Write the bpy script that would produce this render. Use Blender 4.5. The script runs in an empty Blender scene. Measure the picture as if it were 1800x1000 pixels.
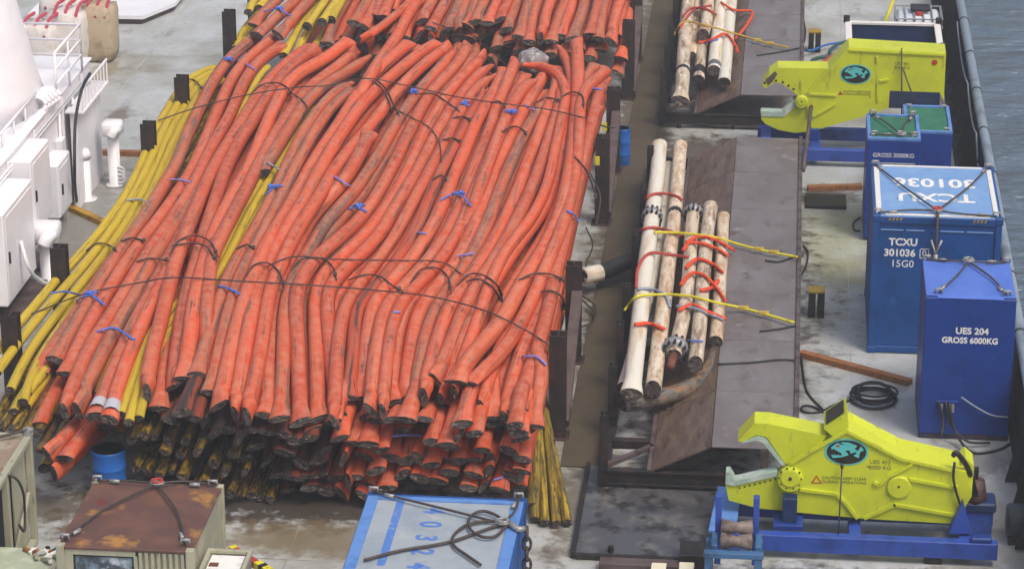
import bpy, bmesh, math, random
import numpy as np
from mathutils import Vector, Matrix
from mathutils.bvhtree import BVHTree

rnd = random.Random(7)
scene = bpy.context.scene
col = scene.collection
R_ = math.radians

# ---------------------------------------------------------------- camera
CAM_H = 21.0
FPX = 5100.0                      # focal length in units of a 1800 px wide frame
VX, VY = 533.0, 1910.0            # where the ship's fore-and-aft lines converge
_n = math.sqrt(VX * VX + VY * VY + FPX * FPX)
_Y = np.array([VX, VY, FPX]) / _n
_p = math.atan2(VY, FPX)
_Z = np.array([0, math.cos(_p), -math.sin(_p)])
_X = np.cross(_Y, _Z)
if _X[0] < 0:
    _X = -_X
RM = np.stack([_X, _Y, _Z])
camd = bpy.data.cameras.new('camera')
cam = bpy.data.objects.new('camera', camd)
col.objects.link(cam)
camd.sensor_width = 36.0
camd.lens = 36.0 * FPX / 1800.0
camd.clip_start = 1.0
camd.clip_end = 6000.0
rt, up, fw = RM[:, 0], RM[:, 1], RM[:, 2]
cam.matrix_world = Matrix(((rt[0], up[0], -fw[0], 0), (rt[1], up[1], -fw[1], 0), (rt[2], up[2], -fw[2], CAM_H), (0, 0, 0, 1)))
scene.camera = cam

# ---------------------------------------------------------------- world, sun, exposure (bright overcast)
SUN_EL, SUN_AZ = R_(58), R_(135)
world = bpy.data.worlds.new('World')
scene.world = world
world.use_nodes = True
wn = world.node_tree
bg = wn.nodes['Background']
sky = wn.nodes.new('ShaderNodeTexSky')
sky.sky_type = 'NISHITA'
sky.sun_disc = False
sky.sun_elevation = SUN_EL
sky.sun_rotation = SUN_AZ
sky.air_density = 1.0
sky.dust_density = 6.0
sky.ozone_density = 0.6
wn.links.new(sky.outputs[0], bg.inputs[0])
bg.inputs[1].default_value = 0.13
sund = bpy.data.lights.new('sun', 'SUN')
sund.energy = 1.3
sund.angle = R_(18)
sund.color = (1.0, 0.95, 0.88)
sun = bpy.data.objects.new('sun', sund)
col.objects.link(sun)
_d = Vector((math.sin(SUN_AZ) * math.cos(SUN_EL), math.cos(SUN_AZ) * math.cos(SUN_EL), math.sin(SUN_EL)))
sun.rotation_euler = (-_d).to_track_quat('-Z', 'Y').to_euler()
sun.location = (0, 40, 60)
vs = scene.view_settings
vs.view_transform = 'Standard'
vs.look = 'None'
vs.gamma = 1.0
vs.use_curve_mapping = False
vs.exposure = 0.25

# ---------------------------------------------------------------- survey helpers: image point -> point on a known plane
def _ray(px, py):
    return RM @ np.array([px - 900.0, 500.0 - py, FPX])
def P(px, py, z=0.0):
    d = _ray(px, py); t = (z - CAM_H) / d[2]
    return Vector((d[0] * t, d[1] * t, z))
def PY(px, py, y):
    d = _ray(px, py); t = y / d[1]
    return Vector((d[0] * t, y, CAM_H + d[2] * t))
def PX(px, py, x):
    d = _ray(px, py); t = x / d[0]
    return Vector((x, d[1] * t, CAM_H + d[2] * t))

# ---------------------------------------------------------------- materials
def lin(h):
    h = h.lstrip('#'); out = []
    for i in (0, 2, 4):
        c = int(h[i:i + 2], 16) / 255.0
        out.append(c / 12.92 if c <= 0.04045 else ((c + 0.055) / 1.055) ** 2.4)
    return tuple(out) + (1.0,)

def mat(name, base, layers=(), rough=0.6, metal=0.0, bump=0.0, bscale=20.0, coord='Object', rand=0.0, spec=0.4):
    """layers: (colour, scale, lo, hi, stretch) blotches of another colour laid over the base by noise"""
    m = bpy.data.materials.new(name); m.use_nodes = True
    nt = m.node_tree; N = nt.nodes; L = nt.links
    b = N['Principled BSDF']
    b.inputs['Roughness'].default_value = rough
    b.inputs['Metallic'].default_value = metal
    b.inputs['Specular IOR Level'].default_value = spec
    tc = N.new('ShaderNodeTexCoord')
    src = tc.outputs[coord]
    oi = N.new('ShaderNodeObjectInfo')
    off = N.new('ShaderNodeVectorMath'); off.operation = 'ADD'
    mul = N.new('ShaderNodeMath'); mul.operation = 'MULTIPLY'; mul.inputs[1].default_value = 57.0 if rand else 0.0
    L.new(oi.outputs['Random'], mul.inputs[0])
    L.new(src, off.inputs[0]); L.new(mul.outputs[0], off.inputs[1])
    src = off.outputs[0]
    c = N.new('ShaderNodeRGB'); c.outputs[0].default_value = lin(base) if isinstance(base, str) else base
    cur = c.outputs[0]
    if rand:
        hs = N.new('ShaderNodeHueSaturation')
        mr = N.new('ShaderNodeMapRange'); mr.inputs[3].default_value = 1 - rand; mr.inputs[4].default_value = 1 + rand * 0.7
        L.new(oi.outputs['Random'], mr.inputs[0]); L.new(mr.outputs[0], hs.inputs['Value'])
        L.new(cur, hs.inputs['Color']); cur = hs.outputs[0]
    for k, (c2, sc, lo, hi, st) in enumerate(layers):
        mp = N.new('ShaderNodeMapping'); mp.inputs['Scale'].default_value = st
        mp.inputs['Location'].default_value = (k * 3.7, k * 1.3, k * 2.1)
        L.new(src, mp.inputs[0])
        nz = N.new('ShaderNodeTexNoise'); nz.inputs['Scale'].default_value = sc
        nz.inputs['Detail'].default_value = 7; nz.inputs['Roughness'].default_value = 0.62
        L.new(mp.outputs[0], nz.inputs['Vector'])
        rp = N.new('ShaderNodeMapRange'); rp.inputs[1].default_value = lo; rp.inputs[2].default_value = hi
        L.new(nz.outputs['Fac'], rp.inputs[0])
        mx = N.new('ShaderNodeMix'); mx.data_type = 'RGBA'
        L.new(rp.outputs[0], mx.inputs[0]); L.new(cur, mx.inputs[6])
        mx.inputs[7].default_value = lin(c2) if isinstance(c2, str) else c2
        cur = mx.outputs[2]
    L.new(cur, b.inputs['Base Color'])
    if bump:
        nz = N.new('ShaderNodeTexNoise'); nz.inputs['Scale'].default_value = bscale; nz.inputs['Detail'].default_value = 5
        L.new(src, nz.inputs['Vector'])
        bp = N.new('ShaderNodeBump'); bp.inputs['Strength'].default_value = bump; bp.inputs['Distance'].default_value = 0.02
        L.new(nz.outputs['Fac'], bp.inputs['Height']); L.new(bp.outputs[0], b.inputs['Normal'])
    return m

ONE = (1, 1, 1)
MT = {}
def dusty(m, colour, amount):
    """settled dust: paler film on what faces up, broken by noise"""
    nt = m.node_tree; N = nt.nodes; L = nt.links; b = N['Principled BSDF']
    g = N.new('ShaderNodeNewGeometry'); sx = N.new('ShaderNodeSeparateXYZ'); L.new(g.outputs['Normal'], sx.inputs[0])
    r1 = N.new('ShaderNodeMapRange'); r1.inputs[1].default_value = .35; r1.inputs[2].default_value = .95; L.new(sx.outputs[2], r1.inputs[0])
    nz = N.new('ShaderNodeTexNoise'); nz.inputs['Scale'].default_value = 6; nz.inputs['Detail'].default_value = 8; L.new(g.outputs['Position'], nz.inputs['Vector'])
    r2 = N.new('ShaderNodeMapRange'); r2.inputs[1].default_value = .35; r2.inputs[2].default_value = .65; r2.inputs[4].default_value = amount; L.new(nz.outputs['Fac'], r2.inputs[0])
    mu = N.new('ShaderNodeMath'); mu.operation = 'MULTIPLY'; L.new(r1.outputs[0], mu.inputs[0]); L.new(r2.outputs[0], mu.inputs[1])
    src = b.inputs['Base Color'].links[0].from_socket
    mx = N.new('ShaderNodeMix'); mx.data_type = 'RGBA'; L.new(mu.outputs[0], mx.inputs[0]); L.new(src, mx.inputs[6]); mx.inputs[7].default_value = lin(colour); L.new(mx.outputs[2], b.inputs['Base Color'])
    return m
MT['orange'] = dusty(mat('orange_sheath', '#c74d26', [('#cb6c49', 1.0, .45, .75, (0.3, 1.6, 1)), ('#a5431f', 1.8, .52, .72, (0.18, 2.2, 1)), ('#6d4738', 2.4, .555, .67, (0.2, 2.4, 1)), ('#4c3f3c', 3.4, .59, .67, (0.25, 2.2, 1)), ('#b98f76', 5, .69, .75, (.1, 3, 1))], rough=.6, bump=.12, bscale=5, coord='UV', rand=.26, spec=.3), '#cc8d76', .5)
MT['orange_scuffed'] = dusty(mat('scuffed_orange_sheath', '#bd4e28', [('#b0664a', 1.3, .42, .66, (0.3, 2, 1)), ('#7a5547', 1.9, .5, .61, (0.2, 2.2, 1)), ('#584a46', 2.8, .56, .64, (0.22, 2.4, 1))], rough=.66, bump=.12, bscale=5, coord='UV', rand=.18, spec=.25), '#bd8a72', .5)
MT['orange_grimy_shaded'] = mat('grimy_shaded_orange_sheath', '#8a3a22', [('#3a2f2b', 1.6, .38, .55, (0.25, 2, 1)), ('#b8573a', 2.4, .64, .72, (.3, 2, 1)), ('#1f1a19', 5, .56, .66, (.4, 1.5, 1))], rough=.65, bump=.15, bscale=6, coord='UV', rand=.1)  # grimy orange, darkened to paint in the deep shade beneath the top layer
MT['orange_smeared'] = mat('black_smeared_orange_sheath', '#bd4c2a', [('#a8634c', 1.3, .45, .66, (.3, 2, 1)), ('#453a37', 1.5, .5, .6, (.15, 2, 1)), ('#2d2625', 4, .6, .68, (.3, 1.5, 1))], rough=.65, bump=.12, bscale=6, coord='UV', rand=.1)
MT['yellow'] = mat('yellow_sheath', '#c9ad28', [('#b39c35', 1.5, .45, .7, (.3, 2, 1)), ('#857325', 4, .56, .68, (.25, 2, 1)), ('#3a3420', 8, .62, .69, (.4, 1.2, 1))], rough=.55, bump=.06, bscale=10, coord='UV', rand=.15)
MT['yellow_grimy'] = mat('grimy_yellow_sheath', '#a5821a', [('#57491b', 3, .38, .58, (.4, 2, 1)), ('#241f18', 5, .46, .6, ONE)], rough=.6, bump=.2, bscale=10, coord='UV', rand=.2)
MT['yellow_mottled'] = mat('mottled_yellow_sheath', '#a88d22', [('#5d5022', 3, .38, .56, (.4, 2, 1)), ('#332c1c', 5, .54, .64, ONE)], rough=.6, bump=.1, bscale=10, coord='UV', rand=.15)
MT['cut'] = mat('cut_core', '#453b36', [('#857a70', 16, .55, .66, ONE), ('#1c1817', 10, .5, .62, ONE)], rough=.7, bump=.8, bscale=40, rand=.2)
MT['white_pipe'] = mat('white_pipe_coating', '#dcd8ca', [('#c4ab8a', 2, .5, .7, (.3, 1.5, 1)), ('#8d6b4c', 4, .64, .74, (.3, 1.5, 1))], rough=.6, bump=.15, bscale=8, coord='UV', rand=.08)
MT['tan_pipe'] = mat('stained_pipe_coating', '#d6c8b3', [('#b08c68', 2, .42, .64, (.6, 1.5, 1)), ('#6d5340', 5, .56, .68, ONE), ('#e2dccd', 3, .6, .7, ONE)], rough=.65, bump=.3, bscale=9, coord='UV', rand=.12)
MT['crust_pipe'] = mat('encrusted_pipe', '#c2b29b', [('#7d6650', 3, .48, .64, (.4, 1.4, 1)), ('#ddd6c8', 4, .52, .66, (.5, 1, 1)), ('#5c4a3c', 8, .6, .7, ONE)], rough=.75, bump=.35, bscale=10, coord='UV', rand=.1)
MT['rust_pipe'] = mat('rusty_grey_pipe', '#6a635b', [('#9a6a34', 3, .5, .66, ONE), ('#2b2724', 6, .5, .65, ONE)], rough=.6, bump=.2, coord='UV')
MT['black'] = mat('black_rubber', '#1d1e20', [('#3a3a3a', 8, .5, .7, ONE)], rough=.55)
MT['post'] = mat('brown_black_steel', '#2b2220', [('#4a322a', 3, .48, .66, (1, 1, .5)), ('#151313', 5, .5, .65, ONE)], rough=.6, bump=.15)
MT['brace'] = mat('grey_brown_steel', '#594d4d', [('#41322e', 3, .45, .65, ONE)], rough=.6, bump=.1)
MT['frame'] = mat('black_frame_steel', '#1e1b1b', [('#3b2b25', 3, .5, .66, ONE)], rough=.55, bump=.15)
MT['plate'] = mat('weathered_plate', '#757171', [('#696160', 1.2, .4, .62, (1, .5, 1)), ('#57483f', 2.5, .55, .72, (1, .6, 1)), ('#8a8486', 2.2, .6, .75, ONE)], rough=.45, bump=.1, bscale=6, rand=.06)
MT['slope'] = mat('brown_slope_plate', '#5c4b3f', [('#6f5f52', 2, .45, .65, (3, .6, 1)), ('#3c2b27', 3, .52, .68, (3, .6, 1)), ('#7c5d45', 6, .62, .72, ONE)], rough=.5, bump=.12, bscale=6, rand=.06)
MT['edge_rust'] = mat('rusty_edge', '#5d5352', [('#3c2c26', 5, .45, .6, ONE)], rough=.6)
MT['tray'] = mat('wet_tray_steel', '#4d4e52', [('#6f6c68', 1.4, .48, .66, ONE), ('#2a2826', 2.2, .5, .62, ONE), ('#7b6a52', 4, .62, .74, ONE)], rough=.3, bump=.15, bscale=5)
MT['grate'] = None
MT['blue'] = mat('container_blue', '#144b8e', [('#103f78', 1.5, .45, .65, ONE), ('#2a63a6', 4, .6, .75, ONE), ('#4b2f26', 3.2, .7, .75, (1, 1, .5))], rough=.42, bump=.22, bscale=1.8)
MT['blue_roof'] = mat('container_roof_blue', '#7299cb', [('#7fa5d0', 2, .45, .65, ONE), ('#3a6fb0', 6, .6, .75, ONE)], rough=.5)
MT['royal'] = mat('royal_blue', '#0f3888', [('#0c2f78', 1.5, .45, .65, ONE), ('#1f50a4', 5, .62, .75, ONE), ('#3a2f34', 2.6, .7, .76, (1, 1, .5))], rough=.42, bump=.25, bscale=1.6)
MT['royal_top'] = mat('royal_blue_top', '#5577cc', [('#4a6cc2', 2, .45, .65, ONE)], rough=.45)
MT['frame_blue'] = mat('frame_blue', '#2b4ba2', [('#203a80', 3, .5, .66, ONE), ('#3a2f33', 6, .66, .74, ONE)], rough=.45)
MT['teal_blue'] = mat('roller_blue', '#3b6591', [('#2a4a6c', 4, .48, .65, ONE), ('#5a4034', 6, .64, .72, ONE)], rough=.5)
MT['lightblue_edge'] = mat('light_blue_edge', '#5c87c6', [('#4673b2', 3, .5, .66, ONE)], rough=.5)
MT['grey_roof'] = mat('grey_roof_paint', '#9ca5ab', [('#8c98a3', 1.6, .45, .62, ONE), ('#a8adb0', 3, .58, .72, ONE), ('#7b5a50', 7, .68, .75, ONE)], rough=.45, bump=.04)
MT['green'] = mat('green_mat', '#2d7056', [('#235a45', 4, .45, .65, ONE)], rough=.8, bump=.2)
MT['lime'] = mat('lime_yellow_paint', '#c6cf26', [('#b8c12a', 1.2, .45, .65, ONE), ('#8a8c34', 2.6, .6, .74, (2.5, 2.5, .5)), ('#5f5a34', 7, .68, .74, ONE), ('#c6cf34', 2.5, .6, .75, ONE)], rough=.42, bump=.18, bscale=2.2)
MT['lime_dark'] = mat('lime_hole', '#2c2a20', rough=.8)
MT['mint'] = mat('mint_blade', '#9fb5a4', [('#c9d0c8', 3, .5, .65, ONE), ('#6c6f66', 6, .6, .7, ONE)], rough=.35)
MT['cyan'] = mat('emblem_cyan', '#55bdbb', rough=.4)
MT['emblem'] = mat('emblem_dark', '#1e1a0c', rough=.4)
MT['print'] = mat('faded_black_print', '#6b7030', rough=.5)
MT['red'] = mat('red_paint', '#b0352c', rough=.45)
MT['white'] = mat('white_ship_paint', '#ecebee', [('#e2e2e8', 1.2, .45, .65, ONE), ('#b99c80', 2.2, .68, .8, (1, 1, .35)), ('#9a9a9c', 6, .68, .76, ONE)], rough=.4, bump=.03)
MT['white_txt'] = mat('white_lettering', '#e6e6e2', [('#c9c9c6', 9, .55, .7, ONE)], rough=.5)
MT['white_trim'] = mat('white_trim', '#dfdcd6', [('#a7704a', 5, .64, .73, ONE)], rough=.5)
MT['blue_txt'] = mat('blue_lettering', '#5079c0', [('#98a5b4', 9, .55, .66, ONE)], rough=.5)
MT['deck'] = None
MT['rust_roof'] = mat('rusted_roof', '#5d4139', [('#6d4b3c', 2, .45, .62, ONE), ('#a77a3c', 1.6, .57, .68, ONE), ('#b9b47c', 1.9, .66, .74, ONE), ('#6a2c22', 1.5, .65, .7, (1, .6, 1))], rough=.6, bump=.15)
MT['khaki'] = mat('pale_green_paint', '#a09f8a', [('#b0ac92', 2, .5, .66, ONE), ('#6d6a4a', 4, .6, .72, (1, 1, .4)), ('#7b4f2c', 6, .66, .74, ONE)], rough=.5, bump=.05)
MT['tan_roof'] = mat('tan_roof', '#8d7a68', [('#a39a86', 2, .5, .66, ONE), ('#6f5745', 4, .55, .7, ONE)], rough=.6)
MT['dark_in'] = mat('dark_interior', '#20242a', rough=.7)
MT['glass'] = mat('window_glass', '#7f97a8', [('#39434d', 2.2, .42, .55, ONE), ('#c0ccd2', 3, .58, .7, ONE)], rough=.12, spec=.6)
MT['drum'] = mat('blue_plastic', '#1d62b4', [('#174f96', 3, .5, .65, ONE)], rough=.4)
MT['wire'] = mat('steel_wire', '#3c3431', [('#59504a', 30, .5, .65, ONE)], rough=.6)
MT['steel'] = mat('galvanised_steel', '#9b9c9c', [('#77736f', 20, .5, .65, ONE)], rough=.4, metal=.3)
MT['blue_rope'] = mat('blue_rope', '#3f6fd0', [('#6f86d8', 30, .5, .65, ONE)], rough=.8)
MT['violet_rope'] = mat('violet_rope', '#7f80cc', rough=.8)
MT['orange_sling'] = mat('orange_sling', '#df4f28', [('#b5452c', 12, .5, .65, ONE)], rough=.8)
MT['red_sling'] = mat('dull_red_sling', '#a8443a', rough=.8)
MT['grey_sling'] = mat('grey_sling', '#8d97a6', rough=.8)
MT['strap'] = mat('yellow_strap', '#d6cc2a', [('#a79a2c', 10, .55, .68, ONE)], rough=.7)
MT['strap_old'] = mat('old_yellow_strap', '#b59a45', rough=.7)
MT['wood'] = mat('brown_timber', '#98663c', [('#7b4d2a', 4, .45, .65, (3, 3, 1)), ('#5c3a24', 8, .6, .7, ONE)], rough=.7)
MT['wood_yellow'] = mat('yellow_timber', '#b58a26', [('#7b5a2a', 4, .5, .66, ONE)], rough=.7)
MT['ochre'] = mat('ochre_paint', '#9c8425', [('#6d5c22', 5, .5, .66, ONE)], rough=.6)
MT['bag'] = mat('woven_bag', '#d5d0cc', [('#b9aca6', 3, .5, .66, ONE)], rough=.85, bump=.4, bscale=7)
MT['bag_tan'] = mat('tan_bag', '#b8a78e', [('#96856d', 3, .5, .66, ONE)], rough=.85, bump=.4, bscale=7)
MT['bag_red'] = mat('red_webbing', '#b8445a', rough=.8)
MT['tank'] = mat('white_plastic_tank', '#d6dce2', [('#b9c4d0', 2, .45, .65, ONE)], rough=.5)
MT['hose_green'] = mat('green_hose', '#24504a', rough=.5)
MT['navy'] = mat('navy_paint', '#17305c', [('#0f2446', 3, .45, .65, ONE)], rough=.5)
MT['bulwark'] = mat('dark_bulwark', '#1b1f24', [('#2c3136', 3, .5, .66, ONE)], rough=.7)
MT['rail'] = mat('grey_rail', '#7d8b98', [('#5f6b76', 3, .5, .66, (1, .4, 1))], rough=.5)
MT['roller'] = mat('worn_roller', '#7d7068', [('#5a4a42', 6, .48, .62, ONE)], rough=.5)
MT['tag'] = mat('yellow_tag', '#d8d02c', rough=.5)
MT['plastic_wrap'] = mat('silver_wrap', '#8b8583', [('#c9c6c4', 6, .52, .64, ONE), ('#4b4442', 4, .55, .66, ONE)], rough=.25, bump=.6, bscale=8)
MT['silver'] = mat('silver_paint', '#b7b6be', [('#d86a4c', 5, .6, .68, ONE)], rough=.4)
MT['paper'] = mat('cream_card', '#ddd6bd', rough=.6)

def deck_material():
    m = mat('deck_paint', '#aaaeac', [('#bcc1c3', .5, .42, .6, ONE), ('#8b8878', .35, .48, .66, ONE), ('#93946f', .22, .62, .76, ONE), ('#a9a9a2', 3, .5, .7, (1, .4, 1)), ('#6e675c', 1.1, .58, .74, (1, .6, 1)), ('#5d4a40', 2.2, .67, .74, ONE), ('#7a7468', 8, .62, .72, ONE)], rough=.4, bump=.15, bscale=4)
    nt = m.node_tree; N = nt.nodes; L = nt.links; b = N['Principled BSDF']
    g = N.new('ShaderNodeNewGeometry')
    nz = N.new('ShaderNodeTexNoise'); nz.inputs['Scale'].default_value = 2.6; nz.inputs['Detail'].default_value = 12; nz.inputs['Roughness'].default_value = .65
    L.new(g.outputs['Position'], nz.inputs['Vector'])
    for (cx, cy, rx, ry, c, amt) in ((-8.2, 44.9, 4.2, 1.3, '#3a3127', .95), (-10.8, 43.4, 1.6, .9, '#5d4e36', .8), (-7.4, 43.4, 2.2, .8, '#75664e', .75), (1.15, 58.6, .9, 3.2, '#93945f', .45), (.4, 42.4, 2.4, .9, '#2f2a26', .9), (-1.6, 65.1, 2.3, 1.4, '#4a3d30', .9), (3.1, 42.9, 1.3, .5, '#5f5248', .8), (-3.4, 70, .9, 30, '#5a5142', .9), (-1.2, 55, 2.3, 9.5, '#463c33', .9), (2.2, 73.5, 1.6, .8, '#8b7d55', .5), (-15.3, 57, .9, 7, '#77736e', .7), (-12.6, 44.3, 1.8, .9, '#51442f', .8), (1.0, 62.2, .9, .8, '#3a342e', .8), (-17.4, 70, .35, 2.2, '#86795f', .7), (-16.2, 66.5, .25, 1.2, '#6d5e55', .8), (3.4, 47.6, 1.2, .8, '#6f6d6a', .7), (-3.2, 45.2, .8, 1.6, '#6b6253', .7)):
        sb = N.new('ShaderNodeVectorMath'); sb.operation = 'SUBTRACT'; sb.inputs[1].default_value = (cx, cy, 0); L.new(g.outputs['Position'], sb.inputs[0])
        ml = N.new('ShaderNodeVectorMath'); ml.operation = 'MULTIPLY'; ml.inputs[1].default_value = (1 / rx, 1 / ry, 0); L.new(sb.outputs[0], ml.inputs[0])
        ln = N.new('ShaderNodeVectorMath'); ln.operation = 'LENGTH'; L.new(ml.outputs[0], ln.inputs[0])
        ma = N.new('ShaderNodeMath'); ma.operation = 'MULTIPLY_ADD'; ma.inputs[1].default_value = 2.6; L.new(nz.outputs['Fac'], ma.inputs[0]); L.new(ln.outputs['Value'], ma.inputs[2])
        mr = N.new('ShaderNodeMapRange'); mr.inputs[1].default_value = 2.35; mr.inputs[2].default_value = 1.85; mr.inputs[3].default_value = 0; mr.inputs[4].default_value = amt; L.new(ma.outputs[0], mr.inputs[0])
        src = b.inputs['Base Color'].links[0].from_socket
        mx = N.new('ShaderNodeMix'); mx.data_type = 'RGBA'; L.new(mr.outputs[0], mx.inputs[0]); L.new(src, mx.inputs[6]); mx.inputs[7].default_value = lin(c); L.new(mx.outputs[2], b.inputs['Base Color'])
    return m
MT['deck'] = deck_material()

def grate_material():
    m = mat('walkway_grating', '#605847', [('#4f4738', 1.2, .45, .65, ONE), ('#6d6a3a', .6, .6, .75, ONE)], rough=.7)
    nt = m.node_tree; N = nt.nodes; L = nt.links
    b = N['Principled BSDF']; tc = N.new('ShaderNodeTexCoord')
    mp = N.new('ShaderNodeMapping'); mp.inputs['Scale'].default_value = (1, .55, 1)
    L.new(tc.outputs['Object'], mp.inputs[0])
    br = N.new('ShaderNodeTexChecker'); br.inputs['Scale'].default_value = 30
    L.new(mp.outputs[0], br.inputs[0])
    bp = N.new('ShaderNodeBump'); bp.inputs['Strength'].default_value = 1; bp.inputs['Distance'].default_value = .02
    L.new(br.outputs['Fac'], bp.inputs['Height']); L.new(bp.outputs[0], b.inputs['Normal'])
    src = b.inputs['Base Color'].links[0].from_socket
    mx = N.new('ShaderNodeMix'); mx.data_type = 'RGBA'; L.new(br.outputs['Fac'], mx.inputs[0])
    L.new(src, mx.inputs[6]); mx.inputs[7].default_value = lin('#453a26'); L.new(mx.outputs[2], b.inputs['Base Color'])
    return m
MT['grate'] = grate_material()

def sea_material():
    m = bpy.data.materials.new('sea_water'); m.use_nodes = True
    nt = m.node_tree; N = nt.nodes; L = nt.links; b = N['Principled BSDF']
    b.inputs['Base Color'].default_value = lin('#526577'); b.inputs['Roughness'].default_value = .16
    tc = N.new('ShaderNodeTexCoord')
    h = None
    for sc, st, w in ((.3, (.6, 1.2, 1), 1.0), (.9, (.6, 1.1, 1), .45), (2.6, (.7, 1, 1), .12)):
        mp = N.new('ShaderNodeMapping'); mp.inputs['Scale'].default_value = st; mp.inputs['Rotation'].default_value = (0, 0, .35)
        L.new(tc.outputs['Object'], mp.inputs[0])
        nz = N.new('ShaderNodeTexNoise'); nz.inputs['Scale'].default_value = sc; nz.inputs['Detail'].default_value = 4
        L.new(mp.outputs[0], nz.inputs['Vector'])
        ml = N.new('ShaderNodeMath'); ml.operation = 'MULTIPLY'; ml.inputs[1].default_value = w; L.new(nz.outputs['Fac'], ml.inputs[0])
        if h is None: h = ml.outputs[0]
        else:
            ad = N.new('ShaderNodeMath'); L.new(h, ad.inputs[0]); L.new(ml.outputs[0], ad.inputs[1]); h = ad.outputs[0]
    bp = N.new('ShaderNodeBump'); bp.inputs['Strength'].default_value = 1.0; bp.inputs['Distance'].default_value = 1.6
    L.new(h, bp.inputs['Height']); L.new(bp.outputs[0], b.inputs['Normal'])
    return m
MT['sea'] = sea_material()

# ---------------------------------------------------------------- object helpers
ORG = {}
def tag(o, label=None, cat=None, group=None, kind=None):
    if label: o['label'] = label
    if cat: o['category'] = cat
    if group: o['group'] = group
    if kind: o['kind'] = kind
    return o
def empty(name, loc, label, cat, group=None):
    o = bpy.data.objects.new(name, None); col.objects.link(o)
    o.empty_display_size = .2
    o.location = loc; ORG[o.name] = Vector(loc)
    return tag(o, label, cat, group)
def mesh_obj(name, verts, faces, m, parent=None, smooth=False, uvs=None, origin=None):
    """verts in world coordinates; the object's origin is its parent's, else the base of the shape"""
    if parent is not None: o0 = ORG[parent.name]
    elif origin is not None: o0 = Vector(origin)
    else:
        a = np.array([tuple(v) for v in verts]); o0 = Vector((float(a[:, 0].mean()), float(a[:, 1].mean()), float(a[:, 2].min())))
    me = bpy.data.meshes.new(name)
    me.from_pydata([(v[0] - o0[0], v[1] - o0[1], v[2] - o0[2]) for v in verts], [], faces)
    if uvs is not None:
        ul = me.uv_layers.new(name='UVMap')
        flat = []
        for f in me.polygons:
            for li in f.loop_indices: flat.extend(uvs[me.loops[li].vertex_index])
        ul.data.foreach_set('uv', flat)
    if smooth: me.polygons.foreach_set('use_smooth', [True] * len(me.polygons))
    me.materials.append(MT[m] if isinstance(m, str) else m)
    me.update()
    o = bpy.data.objects.new(name, me); col.objects.link(o)
    if parent is not None: o.parent = parent
    else: o.location = o0
    ORG[o.name] = o0.copy()
    return o

class MB:
    def __init__(s): s.v = []; s.f = []; s.uv = []
    def add(s, v, f, uv=None):
        n = len(s.v); s.v += [tuple(a) for a in v]; s.f += [tuple(i + n for i in q) for q in f]
        s.uv += list(uv) if uv is not None else [(a[0] + a[2], a[1]) for a in v]
        return s
    def box(s, x0, x1, y0, y1, z0, z1, c=0.008):
        c = min(c, (x1 - x0) * .3, (y1 - y0) * .3, (z1 - z0) * .3)
        bm = bmesh.new(); bmesh.ops.create_cube(bm, size=1)
        bmesh.ops.scale(bm, vec=(x1 - x0, y1 - y0, z1 - z0), verts=bm.verts)
        if c > 0: bmesh.ops.bevel(bm, geom=bm.edges[:], offset=c, segments=1, affect='EDGES', clamp_overlap=True)
        ce = Vector(((x0 + x1) / 2, (y0 + y1) / 2, (z0 + z1) / 2))
        bm.verts.index_update()
        s.add([v.co + ce for v in bm.verts], [[v.index for v in f.verts] for f in bm.faces]); bm.free()
        return s
    def beam(s, a, b, w, h, upv=(0, 0, 1)):
        a, b = Vector(a), Vector(b); d = (b - a).normalized(); sd = d.cross(Vector(upv))
        if sd.length < 1e-4: sd = d.cross(Vector((0, 1, 0)))
        sd.normalize(); u = sd.cross(d)
        v = []
        for p in (a, b):
            for i, j in ((-1, -1), (1, -1), (1, 1), (-1, 1)): v.append(p + sd * (w / 2 * i) + u * (h / 2 * j))
        return s.add(v, [(3, 2, 1, 0), (4, 5, 6, 7), (0, 1, 5, 4), (1, 2, 6, 5), (2, 3, 7, 6), (3, 0, 4, 7)])
    def prism(s, pts, depth):
        """outline of 3-D points, pushed through by the vector depth"""
        n = len(pts); dv = Vector(depth); v = [Vector(p) for p in pts] + [Vector(p) + dv for p in pts]
        ar = Vector((0, 0, 0))
        for i in range(n): ar += Vector(pts[i]).cross(Vector(pts[(i + 1) % n]))
        front = list(range(n)); back = list(range(2 * n - 1, n - 1, -1))
        side = [(i, i + n, (i + 1) % n + n, (i + 1) % n) for i in range(n)]
        if ar.dot(dv) > 0:
            front = front[::-1]; back = back[::-1]; side = [q[::-1] for q in side]
        return s.add(v, [front, back] + side)
    def tube(s, pts, r, n=8, cap=True):
        pts = [Vector(p) for p in pts]; rr = r if isinstance(r, (list, tuple)) else [r] * len(pts)
        v, f, uv = tube_geo(pts, rr, n, cap); return s.add(v, f, uv)
    def build(s, name, m, parent=None, smooth=False, origin=None):
        return mesh_obj(name, s.v, s.f, m, parent, smooth, s.uv, origin)

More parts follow.
